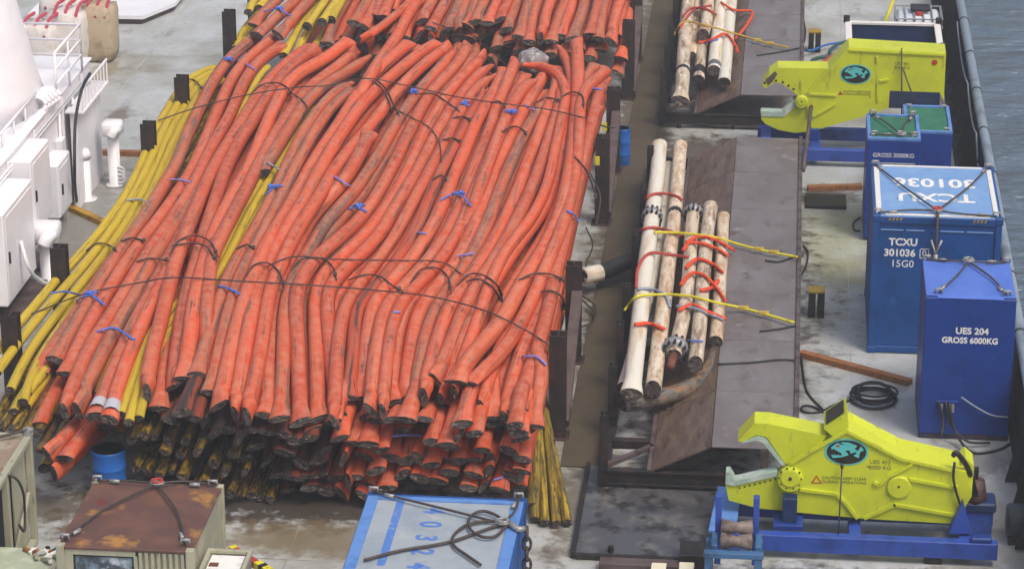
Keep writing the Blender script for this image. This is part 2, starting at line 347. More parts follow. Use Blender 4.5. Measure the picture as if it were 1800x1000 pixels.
def frames(pts):
    T = []
    for i in range(len(pts)):
        a = pts[max(0, i - 1)]; b = pts[min(len(pts) - 1, i + 1)]; d = b - a
        T.append(d.normalized() if d.length > 1e-9 else Vector((0, 1, 0)))
    u = Vector((0, 0, 1)) if abs(T[0].z) < .9 else Vector((1, 0, 0))
    out = []
    for t in T:
        sd = t.cross(u)
        if sd.length < 1e-6: sd = t.cross(Vector((1, 0, .3)))
        sd.normalize(); u = sd.cross(t); out.append((t, sd, u))
    return out
def tube_geo(pts, rr, n=8, cap=True, squash=None):
    """squash: per ring (a, b, roll) factors for a flattened section"""
    v, f, uv = [], [], []; FR = frames(pts); L = 0.0
    for i, p in enumerate(pts):
        if i: L += (p - pts[i - 1]).length
        t, sd, u = FR[i]; a, b, ro = squash[i] if squash else (1, 1, 0)
        c, s_ = math.cos(ro), math.sin(ro)
        e1 = sd * c + u * s_; e2 = u * c - sd * s_
        for k in range(n):
            th = 2 * math.pi * k / n
            v.append(p + e1 * (math.cos(th) * rr[i] * a) + e2 * (math.sin(th) * rr[i] * b)); uv.append((L, abs(k / n * 2 - 1) * .9))
    for i in range(len(pts) - 1):
        for k in range(n): f.append((i * n + k, i * n + (k + 1) % n, (i + 1) * n + (k + 1) % n, (i + 1) * n + k))
    if cap: f.append(tuple(range(n - 1, -1, -1))); f.append(tuple(range((len(pts) - 1) * n, len(pts) * n)))
    return v, f, uv
def spline(pts, n):
    pts = [np.array(p, float) for p in pts]
    if len(pts) == 2: return [pts[0] + (pts[1] - pts[0]) * i / (n - 1) for i in range(n)]
    d = [0]
    for a, b in zip(pts, pts[1:]): d.append(d[-1] + float(np.linalg.norm(b - a)) ** .5)
    q = [2 * pts[0] - pts[1]] + pts + [2 * pts[-1] - pts[-2]]
    d = [d[0] - (d[1] - d[0])] + d + [d[-1] + d[-1] - d[-2]]
    out = []; t0, t1 = d[1], d[-2]; k = 1
    for i in range(n):
        t = t0 + (t1 - t0) * i / (n - 1)
        while k < len(q) - 3 and t > d[k + 1]: k += 1
        a, b, c, e = q[k - 1:k + 3]; x0, x1, x2, x3 = d[k - 1:k + 3]
        A1 = a * (x1 - t) / (x1 - x0) + b * (t - x0) / (x1 - x0); A2 = b * (x2 - t) / (x2 - x1) + c * (t - x1) / (x2 - x1)
        A3 = c * (x3 - t) / (x3 - x2) + e * (t - x2) / (x3 - x2)
        B1 = A1 * (x2 - t) / (x2 - x0) + A2 * (t - x0) / (x2 - x0); B2 = A2 * (x3 - t) / (x3 - x1) + A3 * (t - x1) / (x3 - x1)
        out.append(B1 * (x2 - t) / (x2 - x1) + B2 * (t - x1) / (x2 - x1))
    return out
def resample(pts, step):
    """even spacing along a polyline of Vectors"""
    d = [0.0]
    for a, b in zip(pts, pts[1:]): d.append(d[-1] + (b - a).length)
    n = max(3, int(d[-1] / step) + 1); out = []; k = 0
    for i in range(n):
        t = d[-1] * i / (n - 1)
        while k < len(d) - 2 and t > d[k + 1]: k += 1
        w = (t - d[k]) / max(1e-9, d[k + 1] - d[k]); out.append(pts[k].lerp(pts[k + 1], w))
    return out

ONES = ['', 'first', 'second', 'third', 'fourth', 'fifth', 'sixth', 'seventh', 'eighth', 'ninth', 'tenth', 'eleventh', 'twelfth', 'thirteenth', 'fourteenth', 'fifteenth', 'sixteenth', 'seventeenth', 'eighteenth', 'nineteenth']
TENS = {2: ('twenty', 'twentieth'), 3: ('thirty', 'thirtieth'), 4: ('forty', 'fortieth'), 5: ('fifty', 'fiftieth'), 6: ('sixty', 'sixtieth'), 7: ('seventy', 'seventieth'), 8: ('eighty', 'eightieth'), 9: ('ninety', 'ninetieth')}
def ordi(i):
    if i < 20: return ONES[i]
    t, o = divmod(i, 10); return TENS[t][1] if o == 0 else TENS[t][0] + '-' + ONES[o]

def text_part(txt, size, m, parent, loc, rot, name='lettering', squeeze=1.0, thick=0.002, bold=0.0):
    cu = bpy.data.curves.new(name, 'FONT'); cu.body = txt; cu.size = size; cu.align_x = 'CENTER'; cu.align_y = 'CENTER'; cu.extrude = thick; cu.offset = bold
    cu.resolution_u = 3
    t = bpy.data.objects.new('tmp', cu); col.objects.link(t)
    dg = bpy.context.evaluated_depsgraph_get()
    me = bpy.data.meshes.new_from_object(t.evaluated_get(dg)); bpy.data.objects.remove(t); bpy.data.curves.remove(cu)
    Mx = Matrix.Translation(Vector(loc) - ORG[parent.name]) @ rot.to_4x4() @ Matrix.Diagonal((squeeze, 1, 1, 1))
    me.transform(Mx); me.materials.clear(); me.materials.append(MT[m]); me.name = name
    o = bpy.data.objects.new(name, me); col.objects.link(o); o.parent = parent; ORG[o.name] = ORG[parent.name]
    return o
FACE_AFT = Matrix(((1, 0, 0), (0, 0, -1), (0, 1, 0)))       # lettering on a wall that faces the camera
FLAT_180 = Matrix(((-1, 0, 0), (0, -1, 0), (0, 0, 1)))      # lying on a roof, read from the far side
FLAT_CW = Matrix(((0, 1, 0), (-1, 0, 0), (0, 0, 1)))        # lying on a roof, read from port

# ================================================================ THE SETTING
bmk = MB(); bmk.add([(-30, 25, 0), (4.5, 25, 0), (4.5, 110, 0), (-30, 110, 0), (-30, 25, -6), (4.5, 25, -6), (4.5, 110, -6), (-30, 110, -6)],
                    [(0, 1, 2, 3), (1, 5, 6, 2), (0, 4, 5, 1), (3, 2, 6, 7), (0, 3, 7, 4)])
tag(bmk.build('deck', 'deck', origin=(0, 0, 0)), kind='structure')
tag(mesh_obj('sea', [(-400, -300, -6.5), (500, -300, -6.5), (500, 700, -6.5), (-400, 700, -6.5)], [(0, 1, 2, 3)], 'sea', origin=(0, 0, -6.5)), kind='structure')
wk = MB(); wk.box(-3.72, -2.95, 46.75, 95, .0, .03, .003)
tag(wk.build('walkway', 'grate'), kind='structure')
# weld seams of the deck plates, thin proud beads
sm = MB()
for x in (-8.6, -7.9, -16.6, -18.9, 1.45): sm.box(x - .008, x + .008, 30, 95, .001, .006, 0)
for y in (39.5, 42.6, 56.4, 62.0, 70.5): sm.box(-24, 4.0, y - .008, y + .008, .0015, .007, 0)
ws = sm.build('weld_seams', 'deck'); ws.parent = bpy.data.objects['deck']; ws.location = ws.location
# ================================================================ PIPE STACK
def make_pipe(name, pts, r, m, label, cat, group, near_end=None, far_end=None, sides=12, cut='cut', pinch=True):
    """pts run from the far end to the near end; crushed, flattened cut ends"""
    pts = resample(pts, .45)
    Ltot = sum((b - a).length for a, b in zip(pts, pts[1:]))
    # denser rings near the crushed ends
    def at(s):
        acc = 0
        for a, b in zip(pts, pts[1:]):
            l = (b - a).length
            if acc + l >= s: return a.lerp(b, (s - acc) / max(l, 1e-9))
            acc += l
        return pts[-1].copy()
    pl = .62
    ss = [0, .06, .16, .3, .45, pl] + [pl + (Ltot - 2 * pl) * i / (len(pts) - 1) for i in range(1, len(pts) - 1)] + [Ltot - pl, Ltot - .45, Ltot - .3, Ltot - .16, Ltot - .06, Ltot]
    P3 = [at(s) for s in ss]
    def endp():
        k = rnd.random()
        return (rnd.uniform(1.15, 1.38), rnd.uniform(.35, .6), rnd.gauss(0, .25) if k < .55 else rnd.uniform(-1.5, 1.5))
    ea = near_end or endp(); eb = far_end or endp(); sq = []
    for s in ss:
        a, b, ro = 1, 1, 0.0
        if pinch:
            for dist, e in ((Ltot - s, ea), (s, eb)):
                if dist < pl:
                    w = (1 - dist / pl); w = w * w * (3 - 2 * w)
                    a, b, ro = 1 + (e[0] - 1) * w, 1 + (e[1] - 1) * w, e[2]
        sq.append((a, b, ro))
    v, f, uv = tube_geo(P3, [r] * len(P3), sides, False, sq)
    # slanted cuts
    for ring, sg in ((0, 1), (len(P3) - 1, -1)):
        k1, k2 = rnd.uniform(-.25, .25), rnd.uniform(-.2, .2); t = frames(P3)[ring][0]
        for k in range(sides):
            th = 2 * math.pi * k / sides; v[ring * sides + k] = v[ring * sides + k] + t * (r * (k1 * math.cos(th) + k2 * math.sin(th)))
    o = mesh_obj(name, v, f, m, None, True, uv)
    tag(o, label, cat, group)
    cm = MB()
    for ring, sg in ((0, 1), (len(P3) - 1, -1)):
        t = frames(P3)[ring][0] * sg
        rim = [v[ring * sides + k] for k in range(sides)]; ce = sum(rim, Vector()) / sides
        # lip of torn core standing slightly proud, dished centre
        o1 = [p + (ce - p) * .02 - t * .012 for p in rim]; o2 = [p + (ce - p) * .4 - t * rnd.uniform(-.012, .03) for p in rim]
        vv = [p + (ce - p) * .03 + t * .03 for p in rim] + o1 + o2 + [ce - t * .005]
        ff = []
        for k in range(sides):
            k2 = (k + 1) % sides
            for b0 in (0, 1): ff.append((b0 * sides + k, b0 * sides + k2, (b0 + 1) * sides + k2, (b0 + 1) * sides + k))
            ff.append((2 * sides + k, 2 * sides + k2, 3 * sides))
        if sg > 0: ff = [q[::-1] for q in ff]
        mb = MB(); mb.add(vv, ff); mb.build('cut_end', cut, o)
    return o, P3

ZT = 1.75
def zbase(X, Y):
    if X > -11: z = ZT
    elif X < -13: z = ZT - .3
    else: z = ZT - .3 * (-11 - X) / 2
    if Y < 47: z -= .03 * (47 - Y)
    return z
PLACED = []          # sampled centre lines of pipes already lying in the stack: (Y array, X array, Z array, r)
def lay(px, r, dz=0.0, solve=True, zfun=zbase, n=46):
    """lay a traced pipe on the stack: it rests at the base height, or on the pipes it crosses"""
    q = spline(px, n); lift = np.zeros(n); pts = None
    for it in range(4):
        pts = []; need = np.zeros(n)
        for i, (x, y) in enumerate(q):
            z = ZT
            for _ in range(3):
                w = P(x, y, z); z = zfun(w.x, w.y) + dz + lift[i]
            w = P(x, y, z); pts.append(w)
        if not solve: break
        for i, w in enumerate(pts):
            for (ya, xa, za, rr) in PLACED:
                if w.y < ya[0] or w.y > ya[-1]: continue
                xj = np.interp(w.y, ya, xa)
                dm = (r + rr) * .84; dx = abs(xj - w.x)
                if dx < dm:
                    zj = np.interp(w.y, ya, za)
                    want = zj + math.sqrt(dm * dm - dx * dx)
                    if want > w.z and want - w.z < .34: need[i] = max(need[i], want - w.z)
        lift = lift + need * .7
        kk = np.exp(-np.arange(-5, 6) ** 2 / 8.0); kk /= kk.sum()
        lift = np.minimum(np.convolve(np.pad(lift, 5, mode='edge'), kk, 'valid'), .26)
    a3 = np.array([tuple(p) for p in pts])
    for _ in range(2): a3[1:-1] = (a3[:-2] + 2 * a3[1:-1] + a3[2:]) / 4
    for q in a3:                                   # the right-hand stanchions hold the stack
        if q[1] > 47: q[0] = min(q[0], -4.06 - r)
    pts = [Vector(tuple(q)) for q in a3]
    ar = np.array([tuple(p) for p in pts]); o = np.argsort(ar[:, 1])
    PLACED.append((ar[o, 1], ar[o, 0], ar[o, 2], r))
    return pts

BV_V, BV_F = [], []
def bvh_add(o):
    n = len(BV_V); l = Vector(ORG[o.name]); me = o.data
    BV_V.extend([tuple(v.co + l) for v in me.vertices]); BV_F.extend([tuple(i + n for i in p.vertices) for p in me.polygons])

G_FRONT = 'orange pipes in the top layer of the front stack'
G_LOW = 'orange pipes in the lower layers of the front stack'
G_REAR = 'orange pipes in the rear stack'
G_YEL = 'yellow pipes among the orange pipes'

# ---- second layer, seen through the gaps of the top one
cnt = 0
xs = np.arange(-12.7, -4.1, .292)
for i, x in enumerate(xs):
    r = .14; jit = rnd.uniform(-.05, .05); y1 = rnd.uniform(45.1, 46.0); y0 = rnd.uniform(63.6, 65.2)
    pts = [Vector((x + jit + rnd.uniform(-.04, .04), y0 + (y1 - y0) * k / 5, ZT - .42 - (.2 if x < -11 else 0) - .03 * max(0, 47 - (y0 + (y1 - y0) * k / 5)) + rnd.uniform(-.02, .02))) for k in range(6)]
    sp = [Vector(tuple(p)) for p in spline([tuple(p) for p in pts], 30)]
    ar = np.array([tuple(p) for p in sp]); o_ = np.argsort(ar[:, 1]); PLACED.append((ar[o_, 1], ar[o_, 0], ar[o_, 2], r))
    o, _ = make_pipe('orange_pipe', sp, r, 'orange', 'orange pipe buried under the front top layer, %s from the left' % ordi(i + 1), 'pipe', G_LOW)
    bvh_add(o)
for i in range(27):
    x = -12.9 + i * .32
    make_pipe('orange_pipe', [Vector((x + rnd.uniform(-.05, .05), 66.6 - 20.6 * k / 5, .98 + rnd.uniform(-.02, .02))) for k in range(6)], .15, 'orange_grimy_shaded', 'dark orange pipe deep inside the front stack, %s from the left' % ordi(i + 1), 'pipe', G_LOW)  # shade inside the stack is painted into this darker sheath
# ---- yellow bundle down the middle-left, and the yellow edge bundle
YMID = [[(548, 180), (520, 222), (492, 262), (465, 305), (438, 350), (412, 395), (392, 440), (360, 490), (300, 545), (262, 590), (240, 650), (212, 728)],
        [(556, 190), (532, 226), (508, 262), (480, 305), (452, 352), (425, 400), (402, 448), (372, 500), (312, 552), (275, 595), (252, 655), (226, 742)],
        [(562, 205), (540, 240), (520, 272), (495, 312), (466, 356), (438, 405), (414, 452), (385, 508), (322, 560), (282, 605), (262, 665), (244, 735)],
        [(470, 118), (452, 140), (440, 165), (425, 195), (412, 215), (395, 250), (370, 300), (340, 350), (300, 420), (262, 490), (215, 580), (160, 690)]]
for i, px in enumerate(YMID):
    pts = lay(px, .09, -.14 if i == 3 else .0, solve=False)
    o, _ = make_pipe('yellow_pipe', pts, .085, 'yellow', 'thin yellow pipe in the sunken bundle between orange pipes, %s from the left' % ordi(i + 1) if i < 3 else 'single yellow pipe showing between two dusty orange pipes at far left', 'pipe', G_YEL, near_end=(1.05, .8, 0), far_end=(1.1, .7, 0), sides=10)
    bvh_add(o)
YL = [[(377, 118), (330, 140), (297, 187), (268, 240), (240, 305), (216, 350), (180, 402), (140, 448), (95, 497), (55, 545), (20, 585), (-25, 640)],
      [(380, 124), (340, 146), (308, 190), (281, 242), (252, 308), (228, 354), (192, 410), (153, 460), (108, 512), (66, 560), (30, 605), (-6, 655)],
      [(382, 130), (350, 150), (320, 195), (293, 245), (264, 312), (240, 360), (205, 418), (166, 470), (122, 525), (80, 578), (45, 630), (18, 686)],
      [(384, 136), (356, 156), (330, 200), (304, 250), (276, 315), (252, 365), (217, 424), (180, 478), (136, 538), (95, 592), (62, 645), (40, 706)],
      [(390, 140), (366, 160), (340, 205), (314, 254), (286, 320), (262, 370), (228, 430), (192, 486), (150, 545), (110, 605), (80, 650), (48, 690)]]
zy = lambda X, Y: 1.32
for i, px in enumerate(YL):
    pts = lay(px, .092, (0, .03, -.02, .02, -.02)[i], solve=False, zfun=zy)
    o, _ = make_pipe('yellow_pipe', pts, .092, 'yellow', 'yellow pipe along the left edge of the stack, %s from the outside' % ordi(i + 1), 'pipe', G_YEL, near_end=(1.05, .8, 0), far_end=(1.1, .7, 0), sides=10)
    bvh_add(o)
for i in range(5):   # the course under the edge bundle
    pts = [Vector((-13.45 + .2 * i + .02 * k * (i - 3) * .3, 66 - k * 4.2, 1.1 - .012 * k)) for k in range(6)]
    o, _ = make_pipe('yellow_pipe', pts, .095, 'yellow_grimy', 'grimy yellow pipe under the left edge bundle, %s from the outside' % ordi(i + 1), 'pipe', G_YEL, near_end=(1.05, .8, 0), far_end=(1.1, .7, 0), sides=10)
    bvh_add(o)

# ---- traced top layer, far end -> near end: (points, radius, extra lift, material)
T = []
def t(px, r=.145, dz=0, m='orange', sol=True, e=None): T.append((px, r, dz, m, sol, e))
# left-hand group
t([(300, 312), (270, 362), (228, 420), (190, 470), (150, 530), (108, 590), (66, 654)], .15, -.12, 'orange_scuffed', False, (1.5, .35, .05))
t([(467, 53), (410, 97), (380, 135), (352, 188), (327, 243), (307, 294), (283, 335), (238, 405), (203, 455), (172, 505), (140, 560), (97, 633)], .15, .04, 'orange_scuffed', True, (1.3, .5, .3))
t([(490, 60), (433, 107), (404, 145), (385, 190), (362, 245), (340, 295), (310, 345), (262, 408), (218, 468), (188, 518), (158, 568), (116, 657)], .15, .02, 'orange', True, (1.4, .4, 0))
t([(497, 80), (450, 113), (425, 152), (407, 199), (388, 232), (368, 268), (342, 325), (302, 388), (265, 440), (235, 487), (200, 548), (160, 608), (138, 655), (113, 724)], .15, 0, 'orange', True, (1.2, .5, 1.3))
t([(345, 340), (322, 378), (290, 424), (260, 475), (238, 520), (214, 560), (180, 622), (157, 672), (136, 722)], .155, -.02, 'orange_scuffed', False, (1.2, .5, 1.2))
t([(328, 395), (310, 432), (285, 478), (260, 525), (238, 568), (212, 622), (190, 675), (167, 732)], .15, .02, 'orange', True, (1.3, .6, 0))
t([(335, 410), (310, 450), (285, 500), (262, 545), (240, 595), (222, 640), (206, 685), (192, 738)], .145, -.02, 'orange', True, (1.2, .7, .2))
# lashed bundle left of centre
t([(543, 81), (493, 122), (462, 156), (444, 183), (424, 216), (395, 263), (367, 312), (350, 352), (330, 402), (312, 450), (298, 500), (282, 570), (266, 625), (259, 690)], .155, .08, 'orange', True, (1.2, .45, 1.4))
t([(559, 87), (520, 112), (495, 138), (470, 172), (446, 212), (420, 252), (395, 302), (380, 350), (362, 402), (345, 460), (330, 512), (318, 570), (310, 625), (305, 680)], .155, .06, 'orange', True, (1.3, .4, -.5))
t([(614, 72), (570, 106), (524, 130), (500, 156), (478, 200), (462, 238), (442, 288), (415, 335), (390, 382), (370, 430), (352, 490), (340, 545), (333, 600), (325, 666)], .165, .14, 'orange', True, (1.3, .4, .1))
t([(625, 91), (590, 121), (560, 142), (535, 165), (508, 200), (485, 236), (465, 270), (442, 316), (415, 368), (392, 410), (372, 455), (366, 500), (362, 560), (362, 620), (365, 682)], .15, .06, 'orange', True, (1.5, .35, 0))
t([(310, 545), (298, 600), (288, 655), (279, 718)], .15, -.1, 'orange', False, (1.4, .4, .1))
t([(644, 104), (610, 128), (570, 152), (542, 178), (515, 215), (490, 255), (460, 305)], .15, -.05, 'orange_scuffed', True)
# dusty run right of the yellow gap
t([(607, 150), (578, 174), (551, 206), (529, 241), (511, 277), (490, 325), (464, 375), (445, 410), (420, 452), (393, 505), (378, 560), (360, 610), (345, 660)], .145, 0, 'orange_scuffed')
t([(620, 158), (586, 186), (563, 217), (541, 252), (519, 294), (492, 350), (466, 400), (448, 435), (422, 485), (408, 525), (393, 580), (380, 640), (368, 690)], .13, 0, 'orange_scuffed')
t([(720, 76), (677, 114), (650, 140), (622, 178), (596, 220), (570, 258), (540, 306), (520, 345), (494, 390), (472, 425), (456, 460), (440, 500), (430, 530), (416, 575), (402, 636), (384, 714)], .165, .12, 'orange', True, (1.3, .4, -.6))
t([(735, 0), (715, 32), (697, 66), (675, 98), (655, 128), (636, 160), (610, 200)], .16, -.02, 'orange', True)
t([(769, 76), (753, 84), (717, 111), (685, 138), (658, 162), (629, 193), (604, 230), (580, 268), (556, 312), (534, 355), (510, 392), (490, 428), (470, 470), (455, 505), (440, 560), (427, 636), (413, 728)], .155, .1, 'orange', True, (1.2, .45, 1.4))
t([(790, 83), (763, 100), (731, 127), (699, 160), (670, 198), (647, 228), (611, 268), (587, 300), (562, 346), (535, 385), (513, 422), (498, 458), (478, 500), (467, 556), (454, 636), (434, 732)], .15, .1, 'orange', True, (1.2, .45, 1.3))
t([(650, 234), (629, 277), (610, 310), (585, 342), (560, 368), (540, 396), (524, 432), (508, 470), (490, 515), (481, 570), (473, 640), (468, 730)], .155, 0, 'orange', True, (1.4, .35, .15))
t([(793, 96), (777, 117), (750, 145), (722, 180), (694, 222), (672, 262), (645, 305), (620, 340), (592, 370), (565, 402), (545, 440), (520, 480), (503, 528), (498, 575), (497, 636), (491, 736)], .145, -.02, 'orange_scuffed', True, (1.4, .4, -.2))
t([(823, 80), (801, 119), (769, 149), (742, 190), (720, 233), (696, 284), (677, 320), (650, 365), (620, 400), (590, 425), (560, 450), (530, 490), (519, 525), (521, 572), (524, 636), (528, 742)], .155, .0, 'orange', True, (1.4, .4, -.35))
t([(850, 99), (823, 127), (793, 157), (766, 200), (742, 244), (717, 303), (690, 350), (660, 395), (628, 430), (600, 455), (572, 478), (554, 520), (554, 572), (557, 636), (560, 736)], .15, .02, 'orange', True, (1.35, .4, -.3))
t([(857, 118), (834, 141), (809, 171), (785, 206), (763, 244), (739, 292), (722, 320), (695, 365), (668, 412), (640, 445), (610, 470), (584, 500), (574, 525), (577, 572), (582, 634), (594, 722)], .15, .02, 'orange', True, (1.3, .45, .5))
t([(866, 137), (844, 149), (823, 176), (804, 208), (786, 240), (762, 290), (742, 325), (716, 375), (692, 420), (668, 455), (645, 485), (618, 520), (600, 560), (594, 610), (590, 660), (588, 742)], .14, -.04, 'orange', True, (1.3, .4, 1.1))
t([(850, 165), (825, 206), (807, 244), (785, 284), (768, 318), (746, 370), (728, 410), (704, 450), (680, 485), (650, 515), (628, 545), (622, 600), (617, 650), (612, 698)], .14, .02, 'orange_smeared', True, (1.4, .4, .15))
t([(888, 123), (874, 152), (858, 181), (839, 211), (820, 260), (801, 303), (785, 345), (762, 395), (735, 440), (708, 475), (685, 500), (660, 530), (648, 580), (642, 640), (637, 700)], .155, .02, 'orange', True, (1.45, .35, -.1))
t([(906, 109), (893, 141), (877, 179), (863, 222), (844, 271), (823, 325), (806, 370), (782, 420), (752, 460), (725, 490), (700, 515), (676, 545), (664, 600), (656, 650), (652, 722)], .15, .04, 'orange', True, (1.3, .4, .8))
t([(925, 132), (908, 158), (892, 195), (878, 235), (860, 275), (838, 325), (820, 372), (796, 425), (766, 470), (736, 500), (708, 530), (690, 570), (680, 630), (673, 723)], .13, -.06, 'orange', True, (1.2, .45, 1.3))
t([(931, 144), (906, 173), (888, 211), (871, 254), (850, 311), (834, 360), (810, 415), (782, 460), (752, 495), (726, 525), (706, 560), (694, 620), (687, 708)], .15, 0, 'orange', True, (1.45, .35, -.3))
t([(960, 128), (944, 152), (923, 190), (901, 233), (879, 281), (863, 325), (845, 372), (825, 420), (800, 465), (775, 500), (748, 530), (732, 565), (720, 625), (711, 703)], .155, .02, 'orange', True, (1.4, .4, -.7))
t([(985, 150), (969, 168), (944, 200), (920, 238), (896, 292), (880, 330), (862, 380), (842, 425), (818, 470), (795, 505), (770, 535), (752, 580), (738, 640), (728, 714)], .145, 0, 'orange_scuffed', True, (1.2, .5, 1.2))
t([(982, 138), (974, 168), (958, 206), (942, 249), (925, 292), (908, 340), (888, 385), (864, 432), (838, 472), (815, 505), (790, 540), (772, 590), (757, 640), (745, 697)], .15, .02, 'orange', True, (1.25, .5, 1.4))
t([(990, 160), (982, 190), (966, 244), (950, 292), (934, 335), (910, 385), (886, 430), (862, 470), (840, 502), (816, 545), (795, 600), (778, 640), (765, 668)], .155, .05, 'orange', True, (1.2, .4, .9))
t([(985, 87), (998, 111), (1004, 141), (998, 195), (990, 262), (979, 316), (962, 360), (936, 400), (905, 440), (880, 480), (858, 515), (830, 560), (806, 620), (775, 700)], .125, .02, 'orange', True, (1.2, .45, 1.4))
t([(920, 114), (947, 115), (974, 125), (990, 146), (995, 172), (988, 206), (978, 252), (968, 303), (955, 345), (930, 390), (905, 420), (880, 455), (860, 500), (846, 545), (822, 610), (798, 688)], .125, .1, 'orange', True, (1.2, .5, 1.5))
t([(1022, 163), (1016, 215), (1008, 262), (998, 310), (985, 352), (968, 395), (945, 435), (915, 480), (890, 520), (872, 560), (866, 640), (870, 735)], .135, -.06, 'orange', True, (1.6, .3, 0))
t([(1040, 168), (1038, 222), (1028, 280), (1012, 340), (992, 390), (968, 430), (942, 470), (915, 515), (895, 560), (880, 610), (860, 660), (847, 716)], .135, -.08, 'orange', True, (1.2, .45, 1.2))
t([(1085, 138), (1063, 154), (1052, 178), (1047, 215), (1036, 276), (1022, 330), (1010, 380), (996, 432), (975, 486), (962, 525), (932, 584), (911, 634), (896, 694), (889, 735)], .15, -.02, 'orange', True, (1.2, .5, 1.1))
t([(1086, 152), (1070, 172), (1060, 205), (1052, 260), (1038, 310), (1024, 365), (1007, 430), (992, 480), (980, 522), (962, 570), (937, 634), (920, 688), (909, 722)], .155, .0, 'orange', True, (1.4, .35, -.15))
t([(1060, 190), (1056, 240), (1044, 300), (1030, 355), (1015, 420), (1002, 480), (990, 530), (978, 575), (958, 630), (947, 692), (937, 750)], .145, -.06, 'orange', True, (1.5, .35, -.05))
t([(1013, 73), (1016, 127), (1014, 181), (1009, 249), (998, 322), (986, 372), (957, 438), (932, 477), (906, 520), (886, 558), (846, 607), (820, 638), (800, 672)], .165, .16, 'orange', True, (1.35, .4, 0))
t([(1077, 122), (1041, 144), (1022, 170), (1018, 230), (1012, 300), (1002, 355), (988, 398), (972, 440), (950, 492), (936, 525), (915, 568), (888, 612), (850, 652), (823, 674)], .14, .1, 'orange', True, (1.3, .4, 0))
for i, (px, r, dz, m, sol, e) in enumerate(T):
    r *= .95; pts = lay(px, r, dz, sol)
    kind = {'orange': 'bright', 'orange_scuffed': 'dusty scuffed', 'orange_smeared': 'black-smeared'}[m]
    o, _ = make_pipe('orange_pipe', pts, r, m, '%s orange pipe in the front top layer, %s near end from the left' % (kind, ordi(1 + sorted(range(len(T)), key=lambda k: T[k][0][-1][0]).index(i))), 'pipe', G_FRONT, near_end=e)
    bvh_add(o)
    if i in (5, 6):   # silver-painted ends
        sil = MB(); q = [p for p in pts if (p - pts[-1]).length < .55] or pts[-2:]
        sil.tube([pts[-1].lerp(pts[-2], .2 / max(.01, (pts[-1] - pts[-2]).length)), pts[-1].lerp(pts[-2], .55 / max(.01, (pts[-1] - pts[-2]).length))], [r * 1.12, r * 1.04], 12, False)
        sil.build('silver_band', 'silver', o, True)

long_ = [q for q in T if len(q[0]) >= 11]; nf = 0
for qa, qb in zip(long_, long_[1:]):
    if abs(qa[0][0][0] - qb[0][0][0]) > 95 or abs(qa[0][-1][0] - qb[0][-1][0]) > 70: continue
    a_, b_ = spline(qa[0], 14), spline(qb[0], 14); w_ = rnd.uniform(.42, .58)
    mid = [tuple(p * (1 - w_) + q * w_) for p, q in zip(a_, b_)]; mid[-1] = tuple(np.array(mid[-1]) + [rnd.uniform(-4, 4), rnd.uniform(4, 22)]); mid[0] = tuple(np.array(mid[0]) + [rnd.uniform(-3, 3), rnd.uniform(2, 22)])
    if np.array([q[0] for q in mid]).min() < 330 and np.array([q[0] for q in mid])[5] < 450 and qa[0][0][0] < 560: continue
    nf += 1; pts = lay(mid, .13, -.17, False)
    o, _ = make_pipe('orange_pipe', pts, .13, 'orange_scuffed' if rnd.random() < .3 else 'orange', 'orange pipe sunk between top-layer pipes of the front stack, %s from left' % ordi(nf), 'pipe', G_LOW); bvh_add(o)
# ---- lower courses seen at the near face of the stack: end positions
LOW = [(586, 746), (597, 775), (623, 783), (646, 786), (669, 796), (690, 742), (713, 743), (745, 741), (688, 809), (716, 814), (737, 811), (758, 822), (760, 782), (784, 786), (641, 806), (661, 832), (708, 838), (625, 843), (643, 858),
       (812, 750), (807, 770), (834, 767), (864, 814), (847, 796), (792, 790), (834, 812), (806, 815), (832, 839), (858, 833), (894, 797), (919, 777), (905, 753), (942, 768), (919, 811), (944, 812), (925, 833), (945, 839), (850, 859), (878, 865), (823, 862), (770, 850), (738, 845), (790, 835), (772, 812), (604, 812), (568, 800), (545, 775), (520, 780), (498, 768), (470, 765), (440, 760), (900, 842), (912, 862), (680, 862), (560, 840), (530, 820), (500, 800), (612, 850), (485, 790), (470, 815), (515, 845), (545, 862), (575, 868), (600, 872), (640, 876), (590, 845), (490, 840), (535, 842), (560, 815), (450, 790), (420, 775), (400, 760), (340, 740), (320, 730), (300, 745), (360, 745), (380, 765), (430, 810), (660, 872), (505, 868)]
LOW.sort(key=lambda q: (round(q[1] / 30), q[0]))
for i, (x, y) in enumerate(LOW):
    ye = 44.35 + rnd.uniform(-.1, .35) + (.25 if y > 800 else 0); w = PY(x, y, ye)
    if w.z < .16: w.z = .16
    dx = rnd.uniform(-.25, .25); L_ = 9
    pts = [Vector((w.x + dx * k / 6, w.y + L_ * (1 - 0) * k / 6, w.z + (.05 if k == 0 else .1) + .02 * math.sin(k))) for k in range(6, -1, -1)]
    for p in pts:
        p.z = max(.16, min(p.z, ZT - .4 if p.y > 46 else p.z)); p.x = min(p.x, -4.22)
    o, _ = make_pipe('orange_pipe', pts, rnd.uniform(.125, .15), 'orange' if x > 580 else 'orange_grimy_shaded', 'orange pipe end low in the near face, %s counted by rows' % ordi(i + 1), 'pipe', G_LOW)  # left-hand low ends get the sheath with shade painted in
    bvh_add(o)
